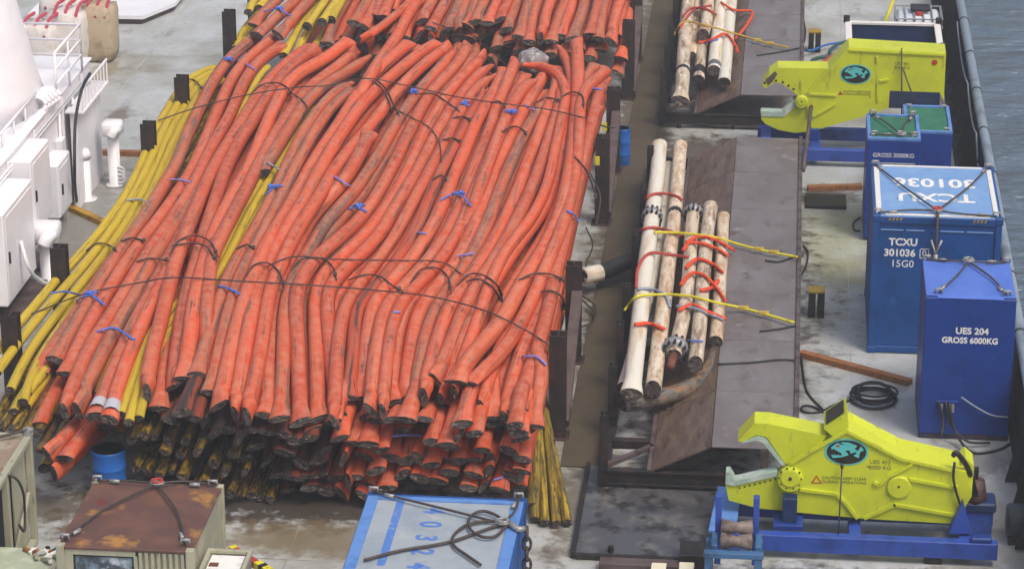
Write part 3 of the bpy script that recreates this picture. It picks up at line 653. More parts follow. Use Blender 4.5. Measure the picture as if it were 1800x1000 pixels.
# ---- yellow courses at the bottom left of the near face
YLOW = [(20, 689), (44, 700), (3, 747), (30, 745), (62, 735), (85, 742), (60, 760), (211, 764), (231, 756), (252, 745), (270, 760), (296, 774), (289, 795), (316, 800), (347, 795), (238, 825), (258, 829), (280, 835), (300, 830), (320, 838), (357, 848), (375, 815), (395, 830), (378, 855), (405, 868), (422, 885), (443, 892), (460, 896), (475, 894), (340, 862), (310, 868), (390, 885), (90, 835), (78, 850), (410, 800), (430, 830), (365, 770), (325, 760)]
YLOW.sort()
for i, (x, y) in enumerate(YLOW):
    ye = 44.6 + rnd.uniform(-.2, .3)
    if x < 100: ye = 45.6 + rnd.uniform(-.2, .2)
    w = PY(x, y, ye); w.z = max(.1, w.z); r = rnd.uniform(.075, .105); dx = rnd.uniform(-.3, .3)
    if x < 100: dx = -.3
    pts = [Vector((max(-13.5, w.x + dx * k / 6) if k > 1 else w.x, w.y + 9 * k / 6, max(.1, min(1.15, w.z + .03 * k)))) for k in range(6, -1, -1)]
    make_pipe('yellow_pipe', pts, r, 'yellow_grimy' if x > 100 else 'yellow', 'yellow pipe end low in the near face, %s counted from the left' % ordi(i + 1), 'pipe', G_YEL, near_end=(rnd.uniform(1, 1.2), rnd.uniform(.6, .9), rnd.uniform(-1, 1)), far_end=(1, .9, 0), sides=10)
# two stray orange pipes low at the left, rusty pole beside them
for i, (a, b) in enumerate((((190, 690), (84, 800)), ((200, 705), (113, 806)), ((215, 720), (95, 832)))):
    p0, p1 = P(b[0], b[1], 1.0 - .25 * (i == 2)), P(a[0], a[1], 1.1 - .25 * (i == 2)); d = (p1 - p0).normalized()
    o, _ = make_pipe('orange_pipe', [p0 + d * 6 * k / 5 for k in range(5, -1, -1)], .14, 'orange', ('lower-left orange pipe jutting out beside the rusty pole', 'orange pipe jutting out left of the blue drum', 'lowest orange pipe jutting out at far left of the near face')[i], 'pipe', G_LOW)
    bvh_add(o)
mb = MB(); mb.tube([P(128, 690, 1.0) + Vector((.9, 5, .1)), P(128, 690, 1.0), P(70, 790, .7)], .085, 10)
tag(mb.build('rusty_pole', mat('pole_rust', '#7c6039', [('#4a3a2c', 4, .45, .6, ONE)], rough=.7), None, True), 'long rusty brown pole leaning out of the stack at lower left', 'pole')
# yellow pipes that stick out at the right-hand bottom corner
for i, (a, b) in enumerate((((952, 700), (998, 918)), ((958, 720), (978, 920)), ((948, 770), (958, 918)), ((942, 800), (940, 912)), ((938, 780), (935, 888)))):
    p0 = P(b[0], b[1], .1 + .12 * (i == 4)); p1 = P(a[0], a[1], .55)
    d = (p1 - p0).normalized(); pts = [p0 + d * ((p1 - p0).length + 3) * k / 5 for k in range(5, -1, -1)]
    for p in pts: p.z = max(.1, min(p.z, .55))
    make_pipe('yellow_pipe', pts, .08, 'yellow_mottled', 'mottled yellow pipe reaching out right of the blue container, %s from right' % ordi(i + 1), 'pipe', G_YEL, near_end=(1.05, .9, 0), far_end=(1, 1, 0), sides=10)

# ---- rear stack: near ends, lines run straight forward
REAR = [(622, 42, 2), (638, 48, 1.9), (655, 30, 1.95), (672, 30, 2.0), (690, 20, 1.9), (744, 38, 1.95), (759, 51, 1.9), (782, 55, 1.9), (799, 56, 1.9), (821, 48, 1.95), (837, 40, 2.05), (859, 42, 2.05), (879, 36, 2.05), (889, 53, 1.9), (909, 66, 1.95), (927, 75, 1.9), (951, 69, 1.95), (971, 74, 1.9), (989, 65, 1.9), (1005, 69, 1.95), (1033, 62, 1.95), (1049, 69, 1.9), (1074, 75, 1.9),
        (766, 68, 1.6), (808, 66, 1.65), (831, 68, 1.65), (846, 61, 1.7), (893, 80, 1.6), (915, 90, 1.6), (940, 95, 1.55), (965, 98, 1.6), (990, 92, 1.6), (1019, 85, 1.65), (1041, 104, 1.5), (1059, 90, 1.6), (1088, 104, 1.4), (870, 85, 1.6), (800, 92, 1.4), (830, 100, 1.35), (865, 110, 1.3), (905, 112, 1.3), (940, 122, 1.25), (1000, 120, 1.3), (1085, 130, 1.1), (640, 85, 1.5), (700, 75, 1.5), (735, 72, 1.5), (770, 100, 1.3), (660, 100, 1.2), (740, 105, 1.2), (600, 95, 1.0), (622, 112, .9), (650, 125, .8), (682, 118, .9), (575, 100, 1.0), (560, 115, .8), (700, 102, 1.1), (722, 95, 1.2), (592, 76, 1.3), (612, 70, 1.4), (652, 72, 1.4), (585, 120, .7), (640, 138, .6), (545, 95, 1.0), (530, 110, .8)]
REAR.sort(key=lambda q: (q[2] <= 1.88, q[0])); ntop = sum(q[2] > 1.88 for q in REAR)
for i, (x, y, z) in enumerate(REAR):
    w = P(x, y, z - .15); top = z > 1.88; dx = rnd.uniform(-.35, .35)
    n_ = 7; Ln = 16
    pts = [Vector((w.x + dx * (k / n_) + .05 * math.sin(k * 1.7 + i), w.y + Ln * k / n_, w.z + .05 * min(k, 2))) for k in range(n_, -1, -1)]
    if not top:
        for p in pts: p.z = min(p.z, 1.58)
    o, _ = make_pipe('orange_pipe', pts, rnd.uniform(.135, .155), 'orange_scuffed' if rnd.random() < .5 else 'orange', ('top-layer orange pipe of the rear stack, %s cut end from the left' % ordi(i + 1)) if top else ('lower orange pipe of the rear stack, %s cut end from the left' % ordi(i + 1 - ntop)), 'pipe', G_REAR)
    bvh_add(o)
for i in range(20):      # the course under the rear top layer
    x = -10.4 + i * .325
    o, _ = make_pipe('orange_pipe', [Vector((x + rnd.uniform(-.04, .04), 69 + rnd.uniform(-.3, .6) + 14 * k / 5, 1.5)) for k in range(5, -1, -1)], .145, 'orange', 'orange pipe buried in the rear stack, %s from the left' % ordi(i + 1), 'pipe', G_REAR)
    bvh_add(o)
# thin bent pipe, dusty pair and yellow pipes of the rear stack
for px, r, z, m, lab in (([(735, -12), (713, 12), (690, 32), (660, 55), (630, 72)], .11, 1.95, 'orange', 'thin bent orange pipe sticking out between the two stacks'),
                         ([(545, -30), (520, 2), (490, 28), (466, 50), (450, 62)], .15, 1.85, 'orange_scuffed', 'dusty orange pipe of the rear stack tied with blue rope, left one'),
                         ([(570, -30), (545, 0), (520, 28), (500, 52), (488, 62)], .15, 1.85, 'orange_scuffed', 'dusty orange pipe of the rear stack tied with blue rope, right one'),
                         ([(520, -30), (490, -2), (462, 25), (445, 45)], .14, 1.65, 'orange_scuffed', 'dusty orange pipe under the blue-tied pair at far left'),
                         ([(620, -20), (610, 0), (598, 20), (590, 35), (582, 55), (575, 78)], .14, 1.65, 'orange_scuffed', 'dusky orange pipe beside the flared yellow ends')):
    pts = [P(x, y, z - .12) for x, y in spline(px, 16)]
    o, _ = make_pipe('orange_pipe', pts, r, m, lab, 'pipe', G_REAR); bvh_add(o)
for i, (px, z) in enumerate((([(590, -30), (573, 0), (555, 25), (540, 47)], 1.9), ([(605, -25), (590, 5), (575, 25), (566, 40)], 1.9), ([(612, -20), (600, 5), (588, 25), (582, 36)], 1.85), ([(560, -10), (545, 20), (525, 50), (508, 80), (498, 98)], 1.55), ([(572, 0), (555, 35), (535, 65), (518, 100)], 1.5), ([(470, -30), (450, -5), (436, 22)], 1.7), ([(485, -20), (466, 0), (455, 14)], 1.7), ([(470, 10), (445, 35), (425, 60), (415, 85)], 1.2), ([(480, 5), (462, 30), (440, 60), (430, 75)], 1.2), ([(585, 30), (570, 60), (550, 85)], 1.3))):
    pts = [P(x, y, z - .1) for x, y in spline(px, 12)]
    o, _ = make_pipe('yellow_pipe', pts, .105, 'yellow', 'yellow pipe of the rear stack %s' % ('with flared end, leftmost of three', 'with flared end, middle of three', 'with flared end, rightmost of three', 'running down left of the flared ends, left one', 'running down left of the flared ends, right one', 'ending beside the far left post, upper', 'ending beside the far left post, lower', 'low beside the far left post, left one', 'low beside the far left post, right one', 'low beneath the flared yellow ends')[i], 'pipe', G_YEL, near_end=(1.25, 1.1, 0) if i < 3 else (1.1, .8, 0), sides=10); bvh_add(o)

BVH = BVHTree.FromPolygons(BV_V, BV_F)
def drape(px, off=.02, n=40, fallback=1.9):
    """a line lying on the pipes below it"""
    out = []; o = Vector((0, 0, CAM_H))
    for x, y in spline(px, n):
        d = Vector(tuple(_ray(x, y))).normalized(); h = BVH.ray_cast(o, d)
        out.append(h[0] - d * (off) + Vector((0, 0, off * .6)) if h[0] is not None else P(x, y, fallback))
    z = [p.z for p in out]; N = len(out)     # taut rope: bridges the grooves between pipes
    z = [max(z[max(0, i - 2):i + 3]) for i in range(N)]
    for _ in range(2): z = [z[0]] + [(z[i - 1] + z[i] + z[i + 1]) / 3 for i in range(1, N - 1)] + [z[-1]]
    return [P(spline(px, n)[i][0], spline(px, n)[i][1], z[i]) for i in range(N)]
# ---- wire lashings and choker slings
LASH = [([(278, 212), (350, 188), (440, 166), (520, 154), (580, 150), (640, 138), (720, 152), (800, 170), (880, 182), (960, 192), (1030, 208)], 'rusty wire lashing across the far half of the stack, longest one'),
        ([(55, 552), (150, 516), (250, 496), (300, 488), (420, 494), (560, 502), (680, 512), (750, 520), (850, 545), (920, 578), (966, 606)], 'rusty wire lashing across the near half of the stack, longest one'),
        ([(470, 468), (510, 452), (600, 456), (700, 458), (780, 462), (812, 482)], 'rusty wire running level across the middle of the stack'),
        ([(690, 190), (720, 205), (755, 225), (772, 250), (776, 285)], 'slack wire end hanging from the lashing above the dark gap'),
        ([(760, 40), (800, 55), (850, 80), (890, 115)], 'wire rope draped over the near ends of the rear stack')]
for px, lab in LASH:
    mb = MB(); mb.tube(drape(px, n=70), .014, 6); tag(mb.build('wire_lashing', 'wire', None, True), lab, 'wire', 'wires lashing the pipes')
LOOPS = [[(298, 448), (312, 425), (340, 414), (368, 424), (384, 452)], [(302, 432), (330, 428), (360, 432), (382, 460)], [(428, 492), (446, 466), (470, 462), (490, 478), (498, 505)], [(512, 475), (530, 456), (562, 454), (582, 466), (592, 492)], [(612, 492), (640, 483), (668, 486), (690, 502), (708, 512)], [(722, 496), (740, 474), (768, 471), (786, 486), (793, 516)], [(805, 500), (824, 482), (850, 484), (874, 502), (884, 528)], [(820, 495), (838, 490), (862, 502), (882, 530)], [(912, 492), (938, 481), (972, 483), (991, 494)], [(950, 512), (972, 512), (988, 524), (992, 545)],
         [(322, 138), (342, 142), (356, 158)], [(440, 166), (458, 150), (488, 146), (506, 156), (512, 170)], [(512, 164), (530, 176), (540, 190), (534, 205)], [(655, 142), (672, 158), (684, 182), (688, 200)], [(662, 140), (680, 160), (692, 186), (702, 204)], [(730, 166), (760, 165), (785, 180), (808, 196)], [(862, 182), (876, 178), (888, 190)], [(882, 232), (902, 222), (918, 228), (926, 238)], [(940, 182), (960, 172), (985, 178)], [(988, 170), (1004, 162), (1022, 168), (1026, 190)], [(152, 440), (170, 428), (190, 430), (205, 442)], [(212, 424), (232, 418), (256, 424)], [(240, 460), (262, 454), (296, 458)], [(415, 438), (432, 430), (448, 437)], [(795, 208), (812, 205), (828, 212)], [(778, 246), (795, 243), (810, 250)], [(760, 316), (775, 308), (785, 318)], [(1010, 275), (1030, 300), (1042, 330), (1048, 350)]]
for i, px in enumerate(sorted(LOOPS, key=lambda q: q[0][0])):
    mb = MB(); pts = drape(px, n=26); mb.tube(pts, .015, 6)
    mb.tube([p + Vector((.02, -.05, .02)) for p in pts[2:-2]], .011, 6)
    mb.box(pts[-3].x - .03, pts[-3].x + .03, pts[-3].y - .05, pts[-3].y + .05, pts[-3].z - .01, pts[-3].z + .04)
    tag(mb.build('wire_sling', 'wire', None, True), 'wire choker sling looped over a few pipes, %s from the left' % ordi(i + 1), 'sling', 'choker slings round the pipes')
# ---- blue and violet rope ties
TIES = [([(392, 103), (412, 108)], 'blue_rope', 1), ([(432, 112), (448, 122)], 'violet_rope', 0), ([(464, 20), (490, 17), (510, 28)], 'blue_rope', 1), ([(300, 315), (318, 316), (334, 320)], 'violet_rope', 0), ([(222, 352), (245, 350), (258, 355)], 'grey_sling', 0), ([(90, 515), (115, 512), (140, 518)], 'blue_rope', 0), ([(135, 528), (158, 518), (184, 535)], 'blue_rope', 1), ([(172, 582), (200, 576), (236, 596)], 'blue_rope', 0), ([(384, 502), (400, 506), (422, 516)], 'blue_rope', 0), ([(466, 342), (482, 330), (498, 326)], 'blue_rope', 1), ([(612, 366), (632, 366), (645, 372)], 'blue_rope', 1), ([(775, 352), (795, 342), (812, 344), (828, 362)], 'blue_rope', 1), ([(734, 408), (750, 411)], 'violet_rope', 0), ([(806, 450), (832, 445)], 'violet_rope', 0), ([(996, 370), (1008, 376), (1018, 390)], 'blue_rope', 0), ([(918, 626), (942, 626), (960, 640)], 'violet_rope', 0), ([(692, 548), (704, 548)], 'violet_rope', 0), ([(716, 163), (730, 163)], 'blue_rope', 1), ([(812, 182), (826, 186)], 'blue_rope', 1), ([(892, 196), (902, 200)], 'blue_rope', 1), ([(922, 184), (940, 194)], 'violet_rope', 0), ([(1042, 155), (1058, 158)], 'blue_rope', 0), ([(470, 285), (492, 298)], 'grey_sling', 0), ([(588, 310), (616, 328)], 'violet_rope', 0), ([(690, 766), (715, 764), (742, 765)], 'violet_rope', 0), ([(868, 842), (884, 838)], 'violet_rope', 0)]
for i, (px, m, knot) in enumerate(sorted(TIES, key=lambda q: q[0][0][0])):
    mb = MB(); pts = drape(px, .015, 14); mb.tube(pts, .016, 6)
    mb.tube([p + Vector((0, -.05, .01)) for p in pts], .013, 6)
    if knot:
        c = pts[len(pts) // 2]
        for k in range(7):
            a = rnd.uniform(0, 6.28); l = rnd.uniform(.08, .16)
            mb.tube([c, c + Vector((math.cos(a) * l * .6, math.sin(a) * l * .6, .07)), c + Vector((math.cos(a) * l, math.sin(a) * l, .01))], .02, 5)
    cn = {'blue_rope': 'blue', 'violet_rope': 'violet', 'grey_sling': 'pale grey'}[m]
    tag(mb.build('rope_tie', m, None, True), '%s rope tie %son the pipes, %s tie from the left' % (cn, 'with a bushy knot ' if knot else '', ordi(i + 1)), 'rope', 'rope ties on the pipes')
# crumpled silver wrap between the stacks
bm = bmesh.new(); bmesh.ops.create_icosphere(bm, subdivisions=3, radius=1)
c = P(936, 108, 1.75)
for v in bm.verts:
    k = 1 + .14 * math.sin(v.co.x * 7 + 1) * math.sin(v.co.y * 6) + rnd.uniform(-.05, .05); v.co = Vector((v.co.x * .36 * k, v.co.y * .4 * k, v.co.z * .3 * k)) + c
bm.verts.index_update()
tag(mesh_obj('wrapped_bundle', [v.co for v in bm.verts], [[v.index for v in f.verts] for f in bm.faces], 'plastic_wrap', smooth=True), 'crumpled silvery plastic-wrapped lump between the two stacks', 'bundle'); bm.free()

# ================================================================ STANCHIONS
def ibeam(s, x, y, z0, z1, w=.3, d=.3, tf=.03, tw=.03):
    s.box(x - w / 2, x + w / 2, y - d / 2, y - d / 2 + tf, z0, z1, .004); s.box(x - w / 2, x + w / 2, y + d / 2 - tf, y + d / 2, z0, z1, .004)
    s.box(x - tw / 2, x + tw / 2, y - d / 2 + tf, y + d / 2 - tf, z0, z1 - .002, .002)
YS = [48.1, 51.75, 59.8, 63.4, 69.2, 72.6]
W6 = ['nearest', 'second nearest', 'third nearest', 'fourth nearest', 'fifth nearest', 'farthest']
for side, x in (('left', -13.88), ('right', -3.88)):
    for i, y in enumerate(YS):
        e = empty('stanchion', (x, y, 0), 'dark brown steel stanchion on the %s side of the stacks, %s one' % (side, W6[i]), 'post', 'stanchions along the pipe stacks')
        mb = MB(); ibeam(mb, x, y, 0, 2.0); mb.build('post', 'post', e)
        mb = MB(); mb.box(x - .22, x + .22, y - .22, y + .22, .0, .035); mb.build('base_plate', 'post', e)
        mb = MB()
        for z in (.55, 1.05, 1.55): mb.box(x - .13, x + .13, y - .118, y - .09, z, z + .03, .003)
        mb.build('stiffener', 'post', e)
        if side == 'right' and i % 2 == 1:
            mb = MB(); mb.beam((x + .08, y - .16, 1.45), (x + .08, y - 3.3, .1), .2, .16); mb.build('raking_brace', 'brace', e)
# yellow tags and hanging wires on the right stanchions
for i, (x, y) in enumerate(((1063, 223), (1050, 283), (1112, 10))):
    p = P(x, y, 1.5); mb = MB(); mb.box(p.x - .05, p.x + .05, p.y - .01, p.y + .01, p.z - .1, p.z + .1, .002)
    tag(mb.build('tag', 'tag'), 'small yellow tag hanging by the right stanchions, %s' % ('middle one', 'nearest one', 'farthest one')[i], 'tag', 'yellow tags on slings')
for i, px in enumerate(([(1022, 210), (1040, 235), (1048, 270)], [(1018, 270), (1040, 310), (1055, 345), (1048, 395)], [(1035, 208), (1060, 222), (1082, 225)], [(1030, 400), (1042, 430), (1030, 470), (1048, 500)], [(1024, 520), (1048, 540), (1040, 565), (1022, 575)], [(1025, 528), (1045, 552), (1030, 580)])):
    mb = MB(); z = (1.7, 1.5, 1.6, .3, .12, .12)[i]; mb.tube([P(x, y, z) for x, y in spline(px, 18)], .018, 6)
    tag(mb.build('wire_sling', 'wire', None, True), 'loose wire sling by the right-hand stanchions, %s from the far end' % ordi(i + 1), 'sling', 'choker slings round the pipes')

# ================================================================ PLATFORMS
def platform(y0, y1, label, legs):
    e = empty('loading_platform', (0, y0, 0), label, 'platform')
    ys = np.linspace(y0, y1, max(2, int(round((y1 - y0) / 2.6))) + 1)
    for a, b in zip(ys, ys[1:]):
        m1 = MB(); m1.box(-1.04, .36, a + .012, b - .012, .875, .9, .004); m1.build('top_plate', 'plate', e)
        m2 = MB(); m2.prism([(-2.06, a + .012, .41), (-1.05, a + .012, .9), (-1.05, a + .012, .872), (-2.06, a + .012, .382)], (0, b - a - .024, 0)); m2.build('slope_plate', 'slope', e)
    mb = MB(); mb.box(.365, .45, y0, y1, .72, .95, .006); mb.build('edge_beam', 'edge_rust', e)
    for y in (y0 + .06, y0 + (y1 - y0) * .33, y0 + (y1 - y0) * .66, y1 - .08):
        mb = MB(); mb.box(-3.0, .44, y - .06, y + .06, .34, .378, .003); mb.box(-3.0, .44, y - .012, y + .012, .14, .338, .002); mb.box(-3.0, .44, y - .06, y + .06, .1, .138, .003); mb.build('cross_beam', 'frame', e)
        mb = MB(); mb.box(-.2, -.06, y - .05, y + .05, .38, .87, .003); mb.build('strut', 'brace', e)
        mb = MB(); mb.box(.2, .34, y - .05, y + .05, .38, .87, .003); mb.build('strut', 'brace', e)
    for y in legs:
        mb = MB(); ibeam(mb, -2.9, y, .1, 1.4, .14, .2, .02, .02); mb.build('side_post', 'frame', e)
    mb = MB(); mb.box(-3.0, -2.82, y0, y1, .12, .36, .004); mb.build('side_beam', 'frame', e)
    mb = MB(); mb.box(-2.15, -2.07, y0 + .05, y1 - .05, .3, .4, .003); mb.build('inner_beam', 'brace', e)
    mb = MB(); mb.beam((-2.95, y0 + .15, .36), (-2.1, y0 + 1.15, .36), .09, .08); mb.build('diagonal_brace', 'brace', e)
    mb = MB(); mb.box(-2.82, -2.15, y0 + 1.2, y0 + 1.36, .26, .42, .004); mb.build('cross_tie', 'frame', e)
    for x in (-2.5, -1.2, 0.1):
        mb = MB(); mb.tube([(x, y0 + .05, .0), (x, y0 + .05, .12)], .05, 8); mb.build('foot', 'frame', e)
    return e
platform(45.85, 63.5, 'long brown-grey steel loading platform with a sloping side, nearer of the two', (45.95, 48.2, 50.3, 52.3, 55.3, 58.2, 61))
platform(66.85, 84, 'brown-grey steel loading platform behind the far yellow shear', (66.95, 69, 71, 73.5, 76.5))
# grey handrail pole standing at the corner of the near platform, and plank edges
mb = MB(); mb.tube([P(1412, 300, .95), P(1428, 172, 1.25)], .045, 8)
tag(mb.build('steel_pole', 'brace', None, True), 'thin grey pole leaning up past the lower jaw of the far shear', 'pole')

# ---- pipes on the platforms
def deck_pipe(px, r, z, m, label, group, end='cut', e=None, zs=None):
    q = spline(px, 24); pts = []
    for i, (x, y) in enumerate(q):
        zz = z if zs is None else zs[0] + (zs[1] - zs[0]) * i / 23; pts.append(P(x, y, zz))
    o, _ = make_pipe('coated_pipe', pts, r, m, label, 'pipe', group, near_end=e or (1.05, .9, 0), far_end=(1.08, .85, 0), cut=end)
    bvh2(o); return o, pts
B2V, B2F = [], []
def bvh2(o):
    n = len(B2V); l = Vector(ORG[o.name]); B2V.extend([tuple(v.co + l) for v in o.data.vertices]); B2F.extend([tuple(i + n for i in p.vertices) for p in o.data.polygons])
def ring(pts, i, r, w, m, parent, name):
    a = pts[i]; d = (pts[min(i + 1, len(pts) - 1)] - pts[i - 1]).normalized(); mb = MB()
    mb.tube([a - d * w / 2, a - d * w * .3, a + d * w * .3, a + d * w / 2], [r * .92, r, r, r * .92], 14); return mb.build(name, m, parent, True)
def flange(pts, i, r, parent):
    f = ring(pts, i, r, .22, 'steel', parent, 'flange'); a = pts[i]; d = (pts[min(i + 1, len(pts) - 1)] - pts[i - 1]).normalized(); s1 = d.cross(Vector((0, 0, 1))).normalized(); u = s1.cross(d)
    for k in range(12):
        th = k * math.pi / 6; c = a + (s1 * math.cos(th) + u * math.sin(th)) * r * .86; mb = MB(); mb.tube([c - d * .2, c + d * .2], .03, 6); mb.build('bolt', 'black', f)
GN, GF = 'coated pipes lashed on the near platform', 'coated pipes lashed on the far platform'
o, p = deck_pipe([(1159, 254), (1156, 300), (1150, 350), (1145, 390), (1137, 450), (1128, 530), (1119, 610), (1110, 692)], .165, 1.12, 'white_pipe', 'long white pipe with a bolted steel collar, leftmost on the near platform', GN, e=(1.25, .6, .1)); flange(p, 8, .225, o)
o, p = deck_pipe([(1196, 255), (1191, 320), (1186, 380), (1178, 440), (1170, 510), (1160, 590), (1148, 685)], .15, 1.02, 'tan_pipe', 'rust-streaked white pipe with a black band, second from left on the near platform', GN, e=(1.0, 1.2, .1)); ring(p, 7, .157, .3, 'black', o, 'black_band')
deck_pipe([(1176, 290), (1170, 350), (1160, 430), (1140, 520), (1116, 610), (1096, 680)], .12, .74, 'white_pipe', 'white pipe half hidden beneath the two long ones', GN)
o, p = deck_pipe([(1220, 366), (1215, 410), (1212, 470), (1206, 530), (1196, 580), (1184, 625)], .14, 1.1, 'crust_pipe', 'encrusted brown pipe with bolted flanges at both ends', GN); flange(p, 1, .215, o); flange(p, 22, .25, o)
mb = MB(); mb.tube([p[-1], p[-1] + (p[-1] - p[-3]).normalized() * .55], [.09, .07], 10); mb.build('core_stub', mat('rust_stub', '#6b3f2a', rough=.7), o, True)
deck_pipe([(1250, 362), (1243, 410), (1238, 470), (1233, 530), (1228, 590), (1222, 640)], .14, 1.14, 'crust_pipe', 'mottled cream and brown pipe with a slanting torn end', GN, e=(1.0, 1.15, .4))
deck_pipe([(1271, 380), (1269, 430), (1266, 490), (1262, 560), (1258, 600)], .13, .98, 'tan_pipe', 'stained tan pipe nearest the slope on the near platform', GN)
o, p = deck_pipe([(1266, 555), (1262, 605), (1250, 645), (1222, 676), (1170, 696), (1094, 710)], .155, .72, 'rust_pipe', 'rusty grey bent pipe curving round below the white pipes', GN)
o, p = deck_pipe([(1115, 455), (1085, 468), (1060, 478), (1025, 486)], .17, 0.42, 'black', 'short black pipe with a white sleeve lying across the walkway', GN)
mb = MB(); mb.tube([p[-1] + (p[-8] - p[-1]) * .02, p[-8]], .178, 14); mb.build('white_sleeve', 'white_pipe', o, True)
o, p = deck_pipe([(1215, -30), (1208, 20), (1205, 60), (1201, 105), (1200, 140), (1196, 178)], .17, 1.1, 'crust_pipe', 'flaking tan pipe with a torn end, leftmost on the far platform', GF, e=(1.35, .7, .2)); ring(p, 17, .178, .3, 'black', o, 'black_band')
ring(p, 9, .195, 1.0, 'tan_pipe', o, 'flaking_jacket')
deck_pipe([(1247, -30), (1245, 10), (1242, 40), (1236, 62)], .15, 1.2, 'tan_pipe', 'short cream pipe on top of the far bundle with open end', GF, e=(1, 1.1, 0))
o, p = deck_pipe([(1240, 40), (1234, 80), (1231, 110), (1228, 140)], .14, .86, 'crust_pipe', 'dark grey pipe with black tip low in the far bundle', GF); ring(p, 20, .15, .6, 'black', o, 'black_tip')
o, p = deck_pipe([(1272, -30), (1265, 20), (1260, 70), (1255, 125)], .16, 1.02, 'white_pipe', 'white pipe with a dark grey collar at its open end', GF); ring(p, 22, .17, .35, mat('grey_collar', '#5d6066', rough=.6), o, 'collar')
deck_pipe([(1290, -30), (1283, 30), (1278, 90), (1273, 145)], .15, .98, 'white_pipe', 'clean white pipe nearest the slope on the far platform', GF)
deck_pipe([(1228, -30), (1224, 20), (1220, 60), (1215, 100)], .14, .86, 'tan_pipe', 'tan pipe wedged low in the far bundle', GF)
BVH_FRONT = BVH; BVH = BVHTree.FromPolygons(B2V, B2F)
SL = [([(1133, 355), (1140, 345), (1162, 340), (1190, 345), (1200, 352)], 'red_sling'), ([(1122, 405), (1145, 400), (1170, 404), (1200, 415)], 'red_sling'), ([(1118, 505), (1122, 470), (1140, 446), (1180, 448), (1210, 452)], 'red_sling'), ([(1120, 508), (1145, 508), (1170, 520), (1178, 540)], 'grey_sling'), ([(1115, 570), (1140, 568), (1168, 578)], 'orange_sling'),
      ([(1200, 440), (1215, 420), (1240, 415), (1265, 425), (1290, 440)], 'orange_sling'), ([(1205, 425), (1235, 428), (1262, 438), (1280, 450)], 'orange_sling'), ([(1196, 500), (1215, 480), (1235, 482), (1255, 500), (1275, 528)], 'orange_sling'), ([(1192, 545), (1215, 535), (1245, 548), (1275, 560)], 'orange_sling'), ([(1190, 538), (1220, 542), (1272, 562)], 'grey_sling'), ([(1230, 510), (1250, 505), (1262, 492)], 'orange_sling'), ([(1205, 598), (1235, 600)], 'blue_rope'), ([(1205, 470), (1225, 455), (1250, 462), (1270, 478)], 'orange_sling'),
      ([(1200, 30), (1215, 15), (1245, 18), (1258, 26)], 'red_sling'), ([(1228, 75), (1250, 70), (1275, 60), (1292, 80), (1296, 92)], 'orange_sling'), ([(1195, 50), (1220, 18), (1250, 10)], 'red_sling'), ([(1268, 5), (1290, 18), (1322, 22), (1308, 50), (1292, 68)], 'orange_sling'), ([(1240, 76), (1252, 72), (1262, 70)], 'blue_rope')]
SL.sort(key=lambda q: (q[0][0][1] < 100, q[0][0][1]))
for i, (px, m) in enumerate(SL):
    mb = MB(); pts = drape(px, .03, 30, 1.0); rr = .032 if 'sling' in m else .018; mb.tube(pts, rr, 7)
    if m == 'orange_sling': mb.tube([q + Vector((.02, -.09, .02)) for q in pts], rr * .8, 7)
    cn = {'red_sling': 'dull red round sling', 'orange_sling': 'bright orange round sling', 'grey_sling': 'grey sling', 'blue_rope': 'thin blue rope'}[m]
    far = px[0][1] < 100
    tag(mb.build('sling', m, None, True), '%s wrapped round the %s platform pipes, %s from the far end' % (cn, 'far' if far else 'near', ordi(i + 1 if not far else i - 12)), 'sling', 'slings on the coated pipes')
for i, (px, m) in enumerate((([(1150, 408), (1200, 410), (1260, 418), (1300, 430), (1340, 440), (1402, 452)], 'strap'), ([(1098, 545), (1118, 522), (1150, 518), (1210, 520), (1260, 532), (1320, 545), (1396, 567)], 'strap'), ([(1180, 70), (1200, 40), (1240, 45), (1300, 62), (1340, 74), (1385, 84)], 'strap_old'))):
    mb = MB(); pts = drape(px, .05, 50, 1.0)
    mb.tube(pts, .028, 6)
    e = tag(mb.build('ratchet_strap', m, None, True), ('yellow ratchet strap over the middle of the near platform pipes', 'yellow ratchet strap over the near platform pipes, nearer the camera', 'faded yellow strap over the far platform pipes')[i], 'strap', 'yellow straps on the platforms')
    for k in (.62, .72):
        c = pts[int(len(pts) * k) + 6]; mb = MB(); mb.box(c.x - .1, c.x + .1, c.y - .035, c.y + .035, c.z - .03, c.z + .05, .01); mb.build('ratchet', 'strap_old', e)
for i, px in enumerate(([(1412, 450), (1395, 452), (1370, 460), (1345, 458)], [(1402, 633), (1370, 632), (1330, 636), (1262, 640)], [(1400, 572), (1370, 578), (1335, 582)], [(1405, 85), (1370, 92), (1330, 98)])):
    mb = MB(); mb.tube([P(x, y, .93) for x, y in spline(px, 16)], .018, 6)
    tag(mb.build('cable', 'black', None, True), 'dark cable lying across the grey platform plates, %s' % ('at the upper strap', 'long one near the bent pipe', 'short one at the lower strap', 'on the far platform')[i], 'cable', 'cables on the platforms')

